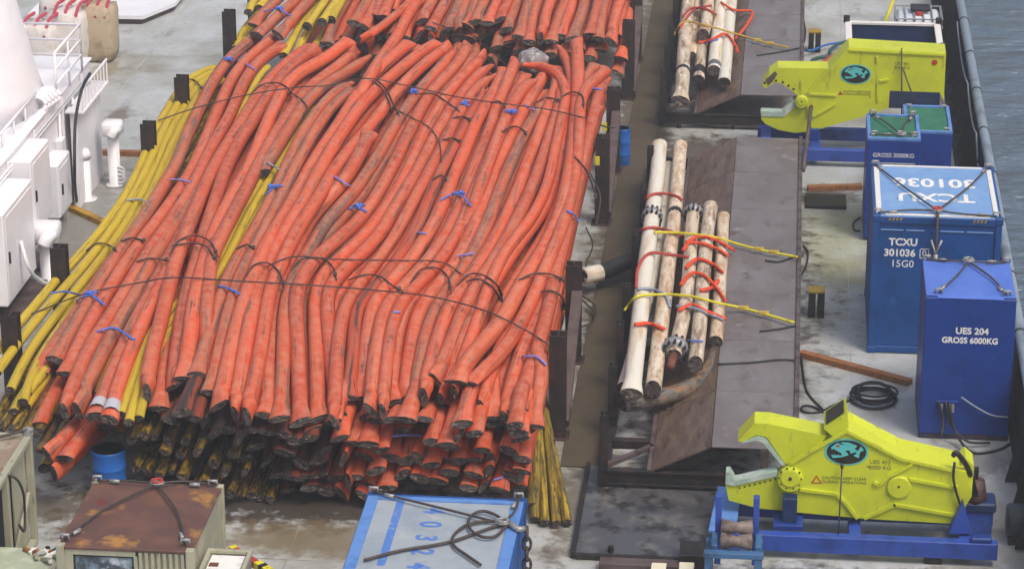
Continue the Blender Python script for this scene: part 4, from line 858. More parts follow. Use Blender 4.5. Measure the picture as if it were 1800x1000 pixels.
# ================================================================ TRAY, TIMBERS, STUB POSTS
e = empty('drip_tray', (-2.1, 44.9, 0), 'wet dark steel tray lying on deck below the near platform', 'tray')
mb = MB(); mb.box(-3.22, -.95, 43.1, 46.75, .004, .05, .004); mb.build('floor_plate', 'tray', e)
for a in ((-3.25, -3.18, 43.1, 46.75, .0, .13), (-3.17, -.95, 43.06, 43.14, .0, .1)): mb = MB(); mb.box(*a, .004); mb.build('rim', 'frame', e)
mb = MB(); mb.tube([(-2.6, 43.3, .05), (-2.6, 43.3, .16)], .05, 8); mb.build('lifting_lug', 'frame', e)
mb = MB(); mb.box(-2.75, -1.2, 42.62, 42.88, 0, .17, .01); tag(mb.build('steel_beam', 'brace'), 'grey-brown steel beam lying in front of the wet tray', 'beam')
mb = MB(); mb.box(-1.45, -.95, 42.75, 43.3, .02, .32, .01); tag(mb.build('steel_block', 'frame'), 'dark steel block beside the roller stand', 'block')
for i, (a, b, m) in enumerate((((1408, 621), (1600, 672), 'wood'), ((1420, 331), (1515, 328), 'wood'), ((178, 268), (246, 270), 'wood'), ((126, 366), (186, 393), 'wood_yellow'))):
    mb = MB(); pa, pb = P(*a, .06), P(*b, .06); mb.beam(pa, pb, .17, .11)
    tag(mb.build('timber_plank', m), ('long brown timber plank lying beside the blue container', 'brown plank on deck left of the green-topped tanks', 'brown plank by the third left stanchion', 'short yellow-brown plank beside the white pipe stand')[i], 'plank', 'planks on deck')
for i, (x, y) in enumerate(((.62, 54.5), (.58, 73.8))):
    e = empty('stub_bollard', (x + .16, y, 0), 'black twin-plate stub post with ochre top, %s' % ('beside the near platform', 'beside the far platform')[i], 'post', 'stub posts beside the platforms')
    for dx in (0, .18): mb = MB(); mb.box(x + dx, x + dx + .14, y, y + .34, 0, .52, .004); mb.build('plate', 'frame', e)
    mb = MB(); mb.box(x - .004, x + .324, y, y + .344, .522, .56, .004); mb.build('cap', 'ochre', e)
mb = MB(); mb.box(.55, 1.45, 61.2, 62.0, 0, .1, .01); tag(mb.build('oily_pallet', 'frame'), 'oily black square plate on deck under the far shear frame', 'plate')

# ================================================================ SHEARS
def outl(px, y): return [PY(a, b, y) for a, b in px]
def rib(mb, px, y, w=.05, h=.05):
    pts = outl(px, y)
    for a, b in zip(pts, pts[1:]): mb.beam(a + Vector((0, -h / 2 + .005, 0)), b + Vector((0, -h / 2 + .005, 0)), h, w, (0, 0, 1))
def disc(c, r, h, n=28):
    mb = MB(); mb.tube([c + Vector((0, .01, 0)), c + Vector((0, -h * .7, 0)), c + Vector((0, -h, 0))], [r, r, r * .9], n); return mb
FISH = [[(370, 385), (430, 335), (470, 318), (482, 345), (560, 342), (640, 366), (716, 422), (690, 442), (640, 462), (628, 470), (620, 425), (560, 420), (566, 440), (600, 470), (602, 488), (520, 518), (400, 536), (360, 482), (382, 502), (398, 484), (412, 504), (430, 484), (448, 504), (466, 484), (482, 500), (522, 490), (500, 460), (430, 420), (400, 404), (380, 422)],
        [(490, 322), (520, 308), (600, 312), (712, 352), (684, 392), (620, 356), (540, 334)], [(690, 436), (728, 418), (760, 358), (806, 410), (752, 440), (740, 526), (664, 490), (712, 462)]]
def emblem(parent, cx, cy, y, k):
    c = PY(cx, cy, y); sx, sz = .36 * k, .235 * k
    def ell(f): return [Vector((c.x + math.cos(t) * sx * f, y, c.z + math.sin(t) * sz * f)) for t in [i * math.pi / 24 for i in range(48)]]
    mb = MB(); mb.prism([p + Vector((0, .002, 0)) for p in ell(1)], (0, -.006, 0)); em = mb.build('emblem', 'cyan', parent)
    mb = MB(); mb.prism([p + Vector((0, -.004, 0)) for p in ell(.9)], (0, -.004, 0)); mb.build('emblem_field', 'emblem', em)
    for f in FISH:
        mb = MB(); mb.prism([Vector((c.x + (a - 575) / 290 * sx, y - .008, c.z - (b - 448) / 185 * sz)) for a, b in f], (0, -.004, 0)); mb.build('fish_shape', 'cyan', em)
    mb = MB(); mb.prism([Vector((c.x + (a - 575) / 290 * sx, y - .012, c.z - (b - 448) / 185 * sz)) for a, b in ((425, 368), (475, 335), (478, 375), (450, 380))], (0, -.002, 0)); mb.build('fish_eye', 'red', em)
# ---- near shear
Y1 = 44.0
e = empty('hydraulic_shear', (1.2, 44.4, .4), 'lime yellow hydraulic shear with open jaws on a blue frame, nearest the camera', 'shear', 'yellow shears')
body = [(1387, 815), (1430, 790), (1490, 755), (1583, 804), (1677, 825), (1698, 829), (1708, 866), (1694, 898), (1677, 920), (1517, 911), (1477, 907), (1390, 899), (1380, 862), (1370, 842)]
mb = MB(); mb.prism(outl(body, Y1), (0, .8, 0)); bo = mb.build('body', 'lime', e)
mb = MB(); mb.prism(outl([(1275, 849), (1290, 853), (1367, 835), (1385, 842), (1392, 898), (1333, 893), (1281, 879)], Y1 + .06), (0, .34, 0)); lj = mb.build('lower_jaw', 'lime', e)
mb = MB(); mb.prism(outl([(1276, 830), (1283, 830), (1292, 845), (1366, 828), (1368, 836), (1290, 854), (1275, 850)], Y1 + .03), (0, .24, 0)); mb.build('blade', 'mint', lj)
for k in range(8):
    c = PY(1300 + k * 9, 857 - k * 2.2, Y1 + .06); disc(c, .016, .012, 8).build('bolt_hole', 'lime_dark', lj)
mb = MB(); mb.prism(outl([(1297, 775), (1326, 744), (1352, 745), (1453, 766), (1440, 784), (1390, 813), (1381, 815), (1347, 768), (1330, 764), (1306, 776)], Y1 + .1), (0, .5, 0)); uj = mb.build('upper_jaw', 'lime', e)
mb = MB(); mb.prism(outl([(1302, 779), (1330, 767), (1346, 771), (1381, 818), (1374, 818), (1340, 777), (1328, 774)], Y1 + .07), (0, .4, 0)); mb.build('blade', 'mint', uj)
disc(PY(1389, 840, Y1), .215, .12).build('pivot_disc', 'lime', bo); disc(PY(1389, 840, Y1 - .115), .16, .03).build('pivot_cap', 'lime', bo)
disc(PY(1389, 841, Y1 - .14), .03, .02, 10).build('grease_nipple', 'lime_dark', bo)
for k in range(10): c = PY(1389, 840, Y1 - .1) + Vector((math.cos(k * .628) * .185, 0, math.sin(k * .628) * .185)); disc(c, .014, .03, 8).build('bolt', 'lime_dark', bo)
disc(PY(1580, 855, Y1), .2, .05).build('cylinder_pin', 'lime', bo); disc(PY(1580, 855, Y1 - .05), .02, .01, 8).build('grease_nipple', 'lime_dark', bo)
for px in ([(1406, 859), (1470, 867), (1484, 880), (1507, 910)], [(1604, 814), (1562, 836), (1545, 851), (1536, 846)], [(1598, 841), (1683, 856)], [(1519, 910), (1574, 885)], [(1570, 885), (1682, 905)], [(1390, 813), (1430, 789), (1489, 756)], [(1490, 757), (1583, 805), (1676, 826)]):
    mb = MB(); rib(mb, px, Y1); mb.build('rib', 'lime', bo)
mb = MB(); mb.prism(outl([(1448, 753), (1487, 727), (1492, 755), (1466, 769)], Y1 + .05), (0, .7, 0)); ho = mb.build('head_box', 'lime', bo)
mb = MB(); oa, ob = PY(1452.5, 748.4, Y1 + .05), PY(1483.5, 727.6, Y1 + .05); mb.prism([oa + Vector((0, .07, 0)), ob + Vector((0, .07, 0)), ob + Vector((0, .6, 0)), oa + Vector((0, .6, 0))], (-.006, 0, .01)); mb.build('opening', 'lime_dark', ho)
mb = MB(); mb.prism(outl([(1498, 752), (1575, 791), (1579, 797), (1500, 758)], Y1 + .25), (0, .45, .06)); mb.build('top_hatch', 'lime', bo)
mb = MB(); mb.prism(outl([(1690, 812), (1698, 806), (1712, 818), (1708, 872), (1697, 890)], Y1 + .2), (0, .5, 0)); mb.build('end_plate', 'lime', bo)
emblem(bo, 1488, 794, Y1 - .006, 1.0)
text_part('UES 402\n8000 KG', .1, 'print', bo, PY(1547, 817, Y1 - .003), FACE_AFT); text_part('CAUTION KEEP CLEAR\nDURING OPERATIONS', .072, 'print', bo, PY(1484, 844, Y1 - .003), FACE_AFT)
mb = MB(); tp = outl([(1425, 849), (1435, 835), (1445, 849)], Y1 - .003); mb.prism(tp, (0, -.003, 0)); w = mb.build('warning_triangle', 'red', bo)
mb = MB(); mb.prism(outl([(1429, 847.3), (1435, 839), (1441, 847.3)], Y1 - .0065), (0, -.002, 0)); mb.build('triangle_field', 'lime', w)
# blue cradle of the near shear
e = empty('shear_frame', (1.4, 43.9, 0), 'blue steel cradle frame under the nearest yellow shear', 'frame', 'blue cradle frames')
for y in (43.5, 44.8): mb = MB(); mb.box(-.95, 3.72, y - .1, y + .1, .14, .43, .01); mb.build('rail_beam', 'frame_blue', e)
for x in (-.85, 1.4, 3.2): mb = MB(); mb.box(x - .1, x + .1, 43.6, 44.7, .16, .4, .01); mb.build('cross_member', 'frame_blue', e)
mb = MB(); mb.prism(outl([(1693, 884), (1708, 938), (1668, 938), (1676, 918)], 43.72), (0, .2, 0)); mb.build('end_support', 'frame_blue', e)
mb = MB(); mb.prism([(-1.0, 43.4, .44), (-.55, 43.4, .44), (-.5, 45.1, .47), (-.9, 45.1, .47)], (0, 0, .03)); mb.build('side_plate', 'lightblue_edge', e)
mb = MB(); mb.box(.05, .55, 43.62, 44.4, .432, .52, .01); mb.build('rest_pad', 'royal', e)
mb = MB(); mb.box(.2, .44, 43.72, 43.95, .52, .95, .01); mb.build('rest_block', 'navy', e)
for x in (-.75, 2.55): mb = MB(); mb.box(x, x + .28, 43.45, 43.65, 0, .14, .01); mb.build('foot', 'frame', e)
mb = MB(); mb.box(3.28, 3.62, 43.42, 43.6, .432, .52, .02); mb.build('lug', 'royal', e)
mb = MB(); p = PY(1480, 822, 43.9); mb.tube([p, (p.x - .02, 43.55, .42)], .015, 6); mb.tube([p + Vector((0, 0, .08)), p], .03, 6)
tag(mb.build('lashing_chain', 'wire', None, True), 'thin lashing rod hooked to the near shear below its emblem', 'lashing')
e = empty('hydraulic_unit', (3.45, 44.9, 0), 'small dark hydraulic pump unit behind the right end of the near shear', 'pump')
mb = MB(); mb.box(3.15, 3.75, 44.55, 45.05, .45, .62, .03); mb.build('base', 'navy', e)
mb = MB(); mb.tube([(3.4, 44.75, .6), (3.4, 44.75, .75), (3.42, 44.75, .98)], [.2, .19, .13], 12); mb.build('motor', mat('rust_motor', '#5b3a34', [('#2d2726', 8, .45, .6, ONE)], rough=.6), e, True)
mb = MB(); mb.tube([(3.4, 44.75, .9), (3.4, 44.75, 1.2)], .04, 8); mb.build('valve', 'black', e)
mb = MB(); mb.box(3.2, 3.7, 44.6, 45, .0, .45, .02); mb.build('pedestal', 'frame_blue', e)
for i, px in enumerate(([(1676, 800, 44.0), (1680, 795, 43.95), (1700, 820, 44.1), (1716, 870, 44.6)], [(1678, 812, 43.97), (1676, 840, 43.93), (1684, 875, 43.94), (1695, 905, 44.0)])):
    mb = MB(); mb.tube([Vector(tuple(q)) for q in spline([tuple(PY(*q)) for q in px], 20)], (.045, .022)[i], 8); tag(mb.build('hydraulic_hose', 'black', None, True), ('thick black hydraulic hose arching off the near shear', 'thin black hose down the end of the near shear')[i], 'hose', 'hoses on the near shear')
# ---- roller stand
e = empty('roller_stand', (-.55, 42.1, 0), 'worn blue roller stand with two V-shaped rollers at bottom of the view', 'roller stand')
for x in (-.82, -.22):
    mb = MB(); mb.box(x - .05, x + .05, 42.3, 42.42, .4, 1.6, .01); mb.build('upright', 'frame_blue', e)
for x in (-.95, -.16):
    for y in (41.7, 42.36): mb = MB(); mb.box(x - .06, x + .06, y - .06, y + .06, 0, .82, .008); mb.build('leg', 'teal_blue', e)
mb = MB(); mb.box(-1.03, -.08, 41.63, 41.77, .824, .92, .01); mb.build('cross_rail', 'teal_blue', e)
for z in (.3, .5): mb = MB(); mb.box(-.88, -.22, 41.66, 41.74, z, z + .08, .008); mb.build('lower_rail', 'teal_blue', e)
for y, z in ((42.22, 1.1), (41.92, 1.0)):
    mb = MB(); mb.tube([(-.78, y, z), (-.76, y, z), (-.52, y, z), (-.28, y, z), (-.26, y, z)], [.05, .14, .09, .14, .05], 16); mb.build('roller', 'roller', e, True)
for x in (-.87, -.17): mb = MB(); mb.box(x - .05, x + .05, 41.8, 42.3, .85, .98, .01); mb.build('bearing_block', 'teal_blue', e)
# ---- far shear
Y2 = 65.0
e = empty('hydraulic_shear', (1.6, 65.4, .4), 'lime yellow hydraulic shear with hooked jaws, behind the green-topped tanks', 'shear', 'yellow shears')
mb = MB(); mb.prism(outl([(1418, 166), (1456, 122), (1492, 84), (1663, 94), (1659, 179), (1652, 163), (1564, 160), (1562, 190), (1521, 204), (1428, 231), (1418, 190)], Y2), (0, .8, 0)); bo = mb.build('body', 'lime', e)
mb = MB(); mb.prism(outl([(1456, 121), (1367, 120), (1352, 130), (1340, 149), (1344, 156), (1364, 145), (1376, 149), (1392, 160), (1401, 168), (1420, 166)], Y2 + .08), (0, .6, 0)); uj = mb.build('upper_jaw', 'lime', e)
mb = MB(); mb.prism(outl([(1346, 140), (1362, 126), (1367, 130), (1358, 144), (1350, 150)], Y2 + .075), (0, -.01, 0)); mb.build('worn_tip', 'brace', uj)
for a in ((1344, 149), (1354, 147), (1364, 145), (1376, 148), (1386, 154), (1395, 160)): disc(PY(a[0], a[1] - 3, Y2 + .08), .03, .012, 8).build('bolt_hole', 'lime_dark', uj)
mb = MB(); mb.prism(outl([(1428, 231), (1399, 234), (1369, 229), (1345, 218), (1338, 210), (1338, 203), (1376, 206), (1402, 182), (1424, 186)], Y2 + .05), (0, .36, 0)); lj = mb.build('lower_jaw', 'lime', e)
mb = MB(); mb.prism(outl([(1337, 196), (1374, 197), (1397, 178), (1402, 184), (1378, 206), (1338, 205)], Y2 + .03), (0, .28, 0)); mb.build('blade', 'mint', lj)
disc(PY(1409, 178, Y2), .15, .1).build('pivot_disc', 'lime', bo); disc(PY(1409, 178, Y2 - .1), .1, .02).build('pivot_cap', 'lime', bo); disc(PY(1409, 179, Y2 - .12), .02, .01, 8).build('grease_nipple', 'lime_dark', bo)
for px in ([(1420, 165), (1470, 168)], [(1456, 122), (1420, 164)], [(1492, 88), (1660, 97)], [(1542, 100), (1542, 110)], [(1545, 143), (1562, 140)], [(1543, 145), (1543, 178)], [(1430, 205), (1468, 183)]):
    mb = MB(); rib(mb, px, Y2, .05, .04); mb.build('rib', 'lime', bo)
emblem(bo, 1504, 131, Y2 - .006, 1.0)
text_part('UES 401\n8000 KG', .1, 'print', bo, PY(1586, 116, Y2 - .003), FACE_AFT); text_part('CAUTION KEEP CLEAR\nDURING OPERATIONS', .064, 'print', bo, PY(1506, 164, Y2 - .003), FACE_AFT)
mb = MB(); mb.prism(outl([(1473, 167), (1477, 160), (1481, 167)], Y2 - .003), (0, -.003, 0)); mb.build('warning_triangle', 'red', bo)
disc(PY(1643, 110, Y2), .065, .02).build('red_disc', 'red', bo)
e = empty('shear_frame', (1.2, 65.3, 0), 'blue steel cradle frame under the far yellow shear', 'frame', 'blue cradle frames')
for y in (64.3, 65.9): mb = MB(); mb.box(-.6, 3.7, y - .1, y + .1, .14, .42, .01); mb.build('rail_beam', 'frame_blue', e)
for x in (-.4, .75, 3.2): mb = MB(); mb.box(x - .12, x + .12, 64.42, 65.78, .16, .4, .01); mb.build('cross_member', 'frame_blue', e)
for x in (3.0, .62): mb = MB(); mb.box(x, x + .22, 64.85, 64.97, .42, 1.3 if x > 1 else .7, .01); mb.build('upright', 'royal', e)
for x in (-.4, 3.2): mb = MB(); mb.box(x - .12, x + .12, 64.25, 64.45, 0, .14, .01); mb.build('foot', 'frame', e)
mb = MB(); mb.tube([PY(1585, 85, Y2 - .05), PY(1585, 205, Y2 - .3)], .018, 6); mb.tube([PY(1586, 118, Y2 - .05), PY(1612, 190, Y2 - .3)], .018, 6)
tag(mb.build('lashing_chain', 'wire', None, True), 'dark wire lashing over the body of the far shear', 'lashing')

# ================================================================ CONTAINERS AND TANKS (starboard)
def slings(corners, apex, label, ringm='steel', drop=None, sag=.05, z=0):
    e = empty('sling_set', apex, label, 'sling', 'four-leg lifting slings on containers')
    a = Vector(apex)
    for c in corners:
        c = Vector(c); mid = (c + a) / 2 + Vector((rnd.uniform(-.12, .12), rnd.uniform(-.1, .1), sag * .2)); mb = MB(); mb.tube([Vector(tuple(q)) for q in spline([tuple(c), tuple(mid), tuple(a)], 12)], .019, 6); mb.build('wire_leg', 'wire', e, True)
        d = (a - c).normalized(); mb = MB(); mb.tube([c + d * .2, c + d * .36], .032, 8); mb.build('ferrule', 'steel', e, True)
        mb = MB(); mb.tube([c + Vector((-.06, 0, 0)), c + Vector((-.06, 0, .07)), c + Vector((.06, 0, .07)), c + Vector((.06, 0, 0))], .025, 6); mb.build('shackle', 'steel', e, True)
    for k in range(2):
        mb = MB(); mb.tube([a + Vector((math.cos(t_) * (.1 - .02 * k), math.sin(t_) * .07, .02 + .03 * k)) for t_ in [i * math.pi / 8 for i in range(17)]], .02, 6); mb.build('master_link', 'red' if (ringm == 'red' and k) else 'steel', e, True)
    if drop:
        mb = MB(); d = Vector(drop); mb.tube([a, a + Vector((0, (d.y - a.y), .0)), d + Vector((0, 0, .35)), d], .026, 6); mb.build('hanging_leg', 'wire', e, True)
        mb = MB(); q = d + Vector((0, 0, .35)); mb.tube([q + Vector((-.1, 0, .28)), q + Vector((0, -.02, 0)), q + Vector((.1, 0, .28))], .025, 6); mb.build('thimble', 'steel', e, True)
        mb = MB(); mb.tube([q + Vector((0, -.02, 0)), q + Vector((0, -.02, -.28))], .045, 8); mb.build('ferrule', 'steel', e, True)
    return e
def container(name, x0, x1, y0, y1, h, m, mroof, label, post=.12, roof_in=.05, corr=True):
    e = empty(name, ((x0 + x1) / 2, (y0 + y1) / 2, 0), label, 'container', 'cargo containers on deck')
    mb = MB(); mb.box(x0 + post, x1 - post, y0 + .04, y0 + .08, .15, h - .15, .003); mb.build('end_panel', m, e)
    mb = MB(); mb.box(x0 + post, x1 - post, y1 - .08, y1 - .04, .15, h - .15, .003); mb.build('end_panel', m, e)
    for xs_, sg in ((x0 + .03, -1), (x1 - .03, 1)):       # corrugated sides
        pr = []; yy = y0 + post; k = 0
        while yy < y1 - post - .01:
            pr.append((xs_ + sg * (.02 if k % 4 in (0, 1) else -.02), yy)); yy += .09; k += 1
        pr.append((xs_, y1 - post)); v = [(a, b, .15) for a, b in pr] + [(a, b, h - .15) for a, b in pr]; n = len(pr)
        mesh_obj('side_panel', v, [(i, i + 1, n + i + 1, n + i) for i in range(n - 1)], m, e)
    for x in (x0, x1 - post):
        for y in (y0, y1 - post): mb = MB(); mb.box(x, x + post, y, y + post, .14, h - .14, .01); mb.build('corner_post', m, e)
    for x in (x0 - .01, x1 - post - .01):
        for y in (y0 - .01, y1 - post - .03):
            for z in (0, h - .13): mb = MB(); mb.box(x, x + post + .03, y, y + post + .04, z, z + .135, .015); mb.build('corner_casting', m, e)
    for y in (y0, y1 - .1):
        for z in (.02, h - .15): mb = MB(); mb.box(x0 + post, x1 - post, y + .004, y + .1, z, z + .13, .008); mb.build('rail', m, e)
    for x in (x0 + .004, x1 - .1):
        for z in (.02, h - .15): mb = MB(); mb.box(x, x + .096, y0 + post, y1 - post, z, z + .13, .008); mb.build('rail', m, e)
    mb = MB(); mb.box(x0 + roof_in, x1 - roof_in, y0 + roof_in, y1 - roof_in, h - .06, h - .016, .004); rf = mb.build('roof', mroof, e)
    return e, rf
h = 2.82
e, rf = container('cargo_container', 1.77, 4.21, 52.72, 55.95, h, 'blue', 'blue_roof', 'blue cargo container with TCXU 301036 in white on its front and roof')
text_part('TCXU', .2, 'white_txt', e, (2.36, 52.757, 2.28), FACE_AFT, thick=.001, bold=.006); text_part('301036', .2, 'white_txt', e, (2.3, 52.757, 2.06), FACE_AFT, thick=.001, bold=.006); text_part('15G0', .2, 'white_txt', e, (2.36, 52.757, 1.84), FACE_AFT, thick=.001)
mb = MB()
for a in ((2.68, 2.86, 2.15, 2.165), (2.68, 2.86, 1.965, 1.98), (2.68, 2.695, 1.965, 2.165), (2.845, 2.86, 1.965, 2.165)): mb.box(a[0], a[1], 52.753, 52.759, a[2], a[3], 0)
mb.build('check_digit_box', 'white_txt', e); text_part('0', .17, 'white_txt', e, (2.77, 52.757, 2.065), FACE_AFT, thick=.001)
text_part('TCXU', .68, 'white_txt', rf, (3.0, 53.95, h - .012), FLAT_180, squeeze=.8, thick=.001, bold=.018); text_part('301036', .7, 'white_txt', rf, (3.0, 54.85, h - .012), FLAT_180, squeeze=.78, thick=.001, bold=.018)
for a in ((2.0, 3.98, 52.8, 52.89), (2.0, 3.98, 55.78, 55.86), (1.83, 1.93, 53.0, 55.7), (4.06, 4.15, 53.0, 55.7)): mb = MB(); mb.box(*a, h - .014, h + .002, .003); mb.build('white_edging', 'white_trim', e)
for x in (2.05, 3.65):
    for k in range(4): mb = MB(); mb.prism([(x + k * .07, 52.722, h - .09), (x + k * .07 + .035, 52.722, h - .09), (x + k * .07 + .065, 52.722, h - .03), (x + k * .07 + .03, 52.722, h - .03)], (0, -.004, 0)); mb.build('hazard_stripe', 'ochre', e)
for a, b in ((1.92, 2.35), (2.4, 2.75), (3.05, 3.5), (3.55, 4.05)): mb = MB(); mb.box(a, b, 52.74, 52.758, 2.52, 2.54, .003); mb.build('panel_seam', 'blue_roof', e)
slings([(1.86, 52.84, h + .02), (4.1, 52.84, h + .02), (1.86, 55.8, h + .02), (4.1, 55.8, h + .02)], (2.98, 52.95, h + .06), 'wire lifting slings with a red link on the 301036 container roof', 'red', (2.98, 52.66, 1.75))
# box 204
e = empty('equipment_box', (3.42, 49.6, 0), 'tall royal blue box lettered UES 204 GROSS 6000KG', 'container', 'cargo containers on deck')
h2 = 2.74
mb = MB(); mb.box(2.62, 4.22, 48.65, 50.6, .1, h2 - .02, .015); bo = mb.build('box_body', 'royal', e)
mb = MB(); mb.box(2.62, 4.22, 48.66, 50.59, .0, .1, .01); mb.build('base_skid', mat('rusty_skid', '#2a2b45', [('#5a3a2a', 6, .5, .62, ONE)], rough=.6), e)
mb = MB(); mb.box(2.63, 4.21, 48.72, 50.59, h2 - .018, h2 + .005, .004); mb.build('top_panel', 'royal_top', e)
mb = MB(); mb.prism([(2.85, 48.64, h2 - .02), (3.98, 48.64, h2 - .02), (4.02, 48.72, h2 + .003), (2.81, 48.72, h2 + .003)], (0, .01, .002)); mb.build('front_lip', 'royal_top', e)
text_part('UES 204', .17, 'white_txt', bo, (3.47, 48.648, 2.1), FACE_AFT, thick=.0015, bold=.005); text_part('GROSS 6000KG', .155, 'white_txt', bo, (3.44, 48.648, 1.92), FACE_AFT, thick=.0015, bold=.005, squeeze=.95)
mb = MB(); mb.box(2.9, 3.3, 48.61, 48.66, .7, .76, .005); pl = mb.build('connector_panel', 'royal', e)
for x in (3.0, 3.14, 3.2): mb = MB(); mb.tube([(x, 48.62, .7), (x, 48.6, .55)], .03, 8); mb.build('connector', 'steel', pl)
slings([(2.85, 48.78, h2 + .03), (4.05, 48.78, h2 + .03), (2.7, 50.5, h2 + .03), (4.15, 50.5, h2 + .03)], (3.45, 50.35, h2 + .07), 'wire lifting slings lying on the roof of the UES 204 box')
CAB = [([(1650, 705, 48.6), (1658, 740, 48.5), (1655, 765, 48.3)], .03, 'cable hanging from the sockets of the UES 204 box, left one'), ([(1662, 706, 48.6), (1672, 745, 48.5), (1700, 775, 48.3), (1740, 778, 48.4)], .026, 'cable hanging from the sockets of the UES 204 box, middle one'), ([(1668, 706, 48.6), (1680, 760, 48.4), (1710, 795, 48.0), (1755, 800, 48.2), (1775, 790, 48.5)], .026, 'cable looping along deck from the UES 204 box'), ([(1690, 698, 48.6), (1715, 715, 48.58), (1745, 730, 48.58), (1772, 733, 48.6)], .016, 'thin grey cable across the lower front of the UES 204 box')]
for px, r, lab in CAB:
    pts = [PY(*q) for q in px]
    for q in pts: q.z = max(q.z, .03)
    mb = MB(); mb.tube([Vector(tuple(q)) for q in spline([tuple(q) for q in pts], 20)], r, 6); tag(mb.build('cable', 'grey_sling' if r < .02 else 'black', None, True), lab, 'cable', 'cables by the UES 204 box')
# tanks with green tops
def tank(x0, x1, y0, y1, h, label, front):
    e = empty('utility_tank', ((x0 + x1) / 2, (y0 + y1) / 2, 0), label, 'tank', 'blue tanks with green tops')
    mb = MB(); mb.box(x0, x1, y0, y1, .06, h - .03, .012); bo = mb.build('tank_body', 'royal', e)
    mb = MB(); mb.box(x0 + .08, x1 - .08, y0 + .08, y1 - .08, h - .028, h - .01, .004); mb.build('green_top', 'green', e)
    for a in ((x0, x1, y0, y0 + .075), (x0, x1, y1 - .075, y1), (x0, x0 + .075, y0 + .077, y1 - .077), (x1 - .075, x1, y0 + .077, y1 - .077)): mb = MB(); mb.box(*a, h - .028, h + .03, .006); mb.build('rim', 'lightblue_edge', e)
    for x in (x0 + .12, x1 - .12):
        for y in (y0 + .12, y1 - .12): mb = MB(); mb.tube([(x - .05, y, h - .01), (x - .05, y, h + .07), (x + .05, y, h + .07), (x + .05, y, h - .01)], .02, 6); mb.build('pad_eye', 'steel', e)
    if front:
        text_part('GROSS 5000KG', .13, 'white_txt', bo, ((x0 + x1) / 2, y0 - .003, h - .36), FACE_AFT, thick=.001)
        mb = MB(); mb.box(x0 + .13, x1 - .1, y0 - .03, y0 + .01, h - .56, h - .52, .004); mb.build('frame_bar', 'steel', e)
        mb = MB(); mb.box(x0 + .16, x1 - .13, y0 - .008, y0 + .01, h - 1.3, h - .56, .004); mb.build('gauge_panel', mat('gauge_panel', '#8d979c', [('#3a4048', 7, .48, .56, (1, 1, .2)), ('#bfc6c8', 5, .6, .7, ONE)], rough=.4), e)
    else:
        text_part('TANK 2', .1, 'white_txt', bo, ((x0 + x1) / 2 + .05, y0 - .003, h - .1), FACE_AFT, thick=.001) if False else None
    for z in (.3, h * .5): mb = MB(); mb.box(x1 - .002, x1 + .03, y0 + .05, y1 - .05, z, z + .06, .005); mb.build('side_rib', 'royal', e)
    return e
tank(1.79, 2.91, 59.2, 60.95, 2.3, 'royal blue tank with green top and gauge panel, nearer of the two', True)
tank(2.66, 3.68, 61.05, 63.0, 1.9, 'royal blue tank with green top, set back towards the bulwark', False)
slings([(1.92, 59.32, 2.36), (2.78, 59.32, 2.36), (1.92, 60.82, 2.36), (2.78, 60.82, 2.36)], (2.5, 59.3, 2.38), 'wire lifting slings on the nearer green-topped tank')
# navy basket behind the far shear, cage tank, hoses
e = empty('open_basket', (2.65, 70.2, 0), 'dark blue open-top cargo basket with pale rim behind the far shear', 'basket')
for a, n_ in (((1.5, 3.8, 69, 69.06), 'side_wall'), ((1.5, 3.8, 71.35, 71.41), 'side_wall'), ((1.5, 1.56, 69.062, 71.348), 'end_wall'), ((3.74, 3.8, 69.062, 71.348), 'end_wall')): mb = MB(); mb.box(*a, .1, 1.47, .006); mb.build(n_, 'navy', e)
mb = MB(); mb.box(1.52, 3.78, 69.02, 71.39, 0, .1, .006); mb.build('floor', 'navy', e)
for a in ((1.46, 3.84, 68.95, 69.1), (1.46, 3.84, 71.3, 71.45), (1.46, 1.62, 69.102, 71.298), (3.68, 3.84, 69.102, 71.298)): mb = MB(); mb.box(*a, 1.472, 1.54, .008); mb.build('rim', 'white_trim', e)
for x in (1.5, 3.8):
    for y in (69.02, 71.38): mb = MB(); mb.tube([(x, y, 1.5), (x, y, 1.68)], .08, 8); mb.build('corner_lug', 'black', e)
e = empty('caged_tank', (3.4, 73.9, 0), 'white plastic liquid tank in a galvanised cage at top right', 'tank')
mb = MB(); mb.box(2.86, 3.94, 73.3, 74.5, .15, 1.08, .06); mb.build('plastic_tank', 'tank', e, True)
for x in np.linspace(2.82, 3.98, 6):
    mb = MB(); mb.tube([(x, 73.26, .1), (x, 73.26, 1.12), (x, 74.54, 1.12), (x, 74.54, .1)], .022, 6); mb.build('cage_bar', 'steel', e)
for z in (.3, .6, .9, 1.13):
    mb = MB(); mb.tube([(2.8, 73.24, z), (4.0, 73.24, z), (4.0, 74.56, z), (2.8, 74.56, z), (2.8, 73.24, z)], .022, 6); mb.build('cage_bar', 'steel', e)
mb = MB(); mb.tube([(3.42, 73.8, 1.08), (3.42, 73.8, 1.16)], .1, 12); mb.build('cap', 'red', e)
mb = MB(); mb.box(2.8, 4.0, 73.25, 74.55, 0, .12, .01); mb.build('pallet', 'frame', e)
mb = MB(); mb.box(3.2, 3.7, 73.9, 74.4, 1.15, 1.24, .03); tag(mb.build('dark_rag', 'dark_in'), 'dark cloth heap lying on top of the caged tank', 'cloth')
mb = MB(); mb.tube([P(1556, 40, .1), P(1572, -4, .6)], .05, 8); tag(mb.build('yellow_pole', 'strap', None, True), 'yellow pole standing at an angle left of the caged tank', 'pole')
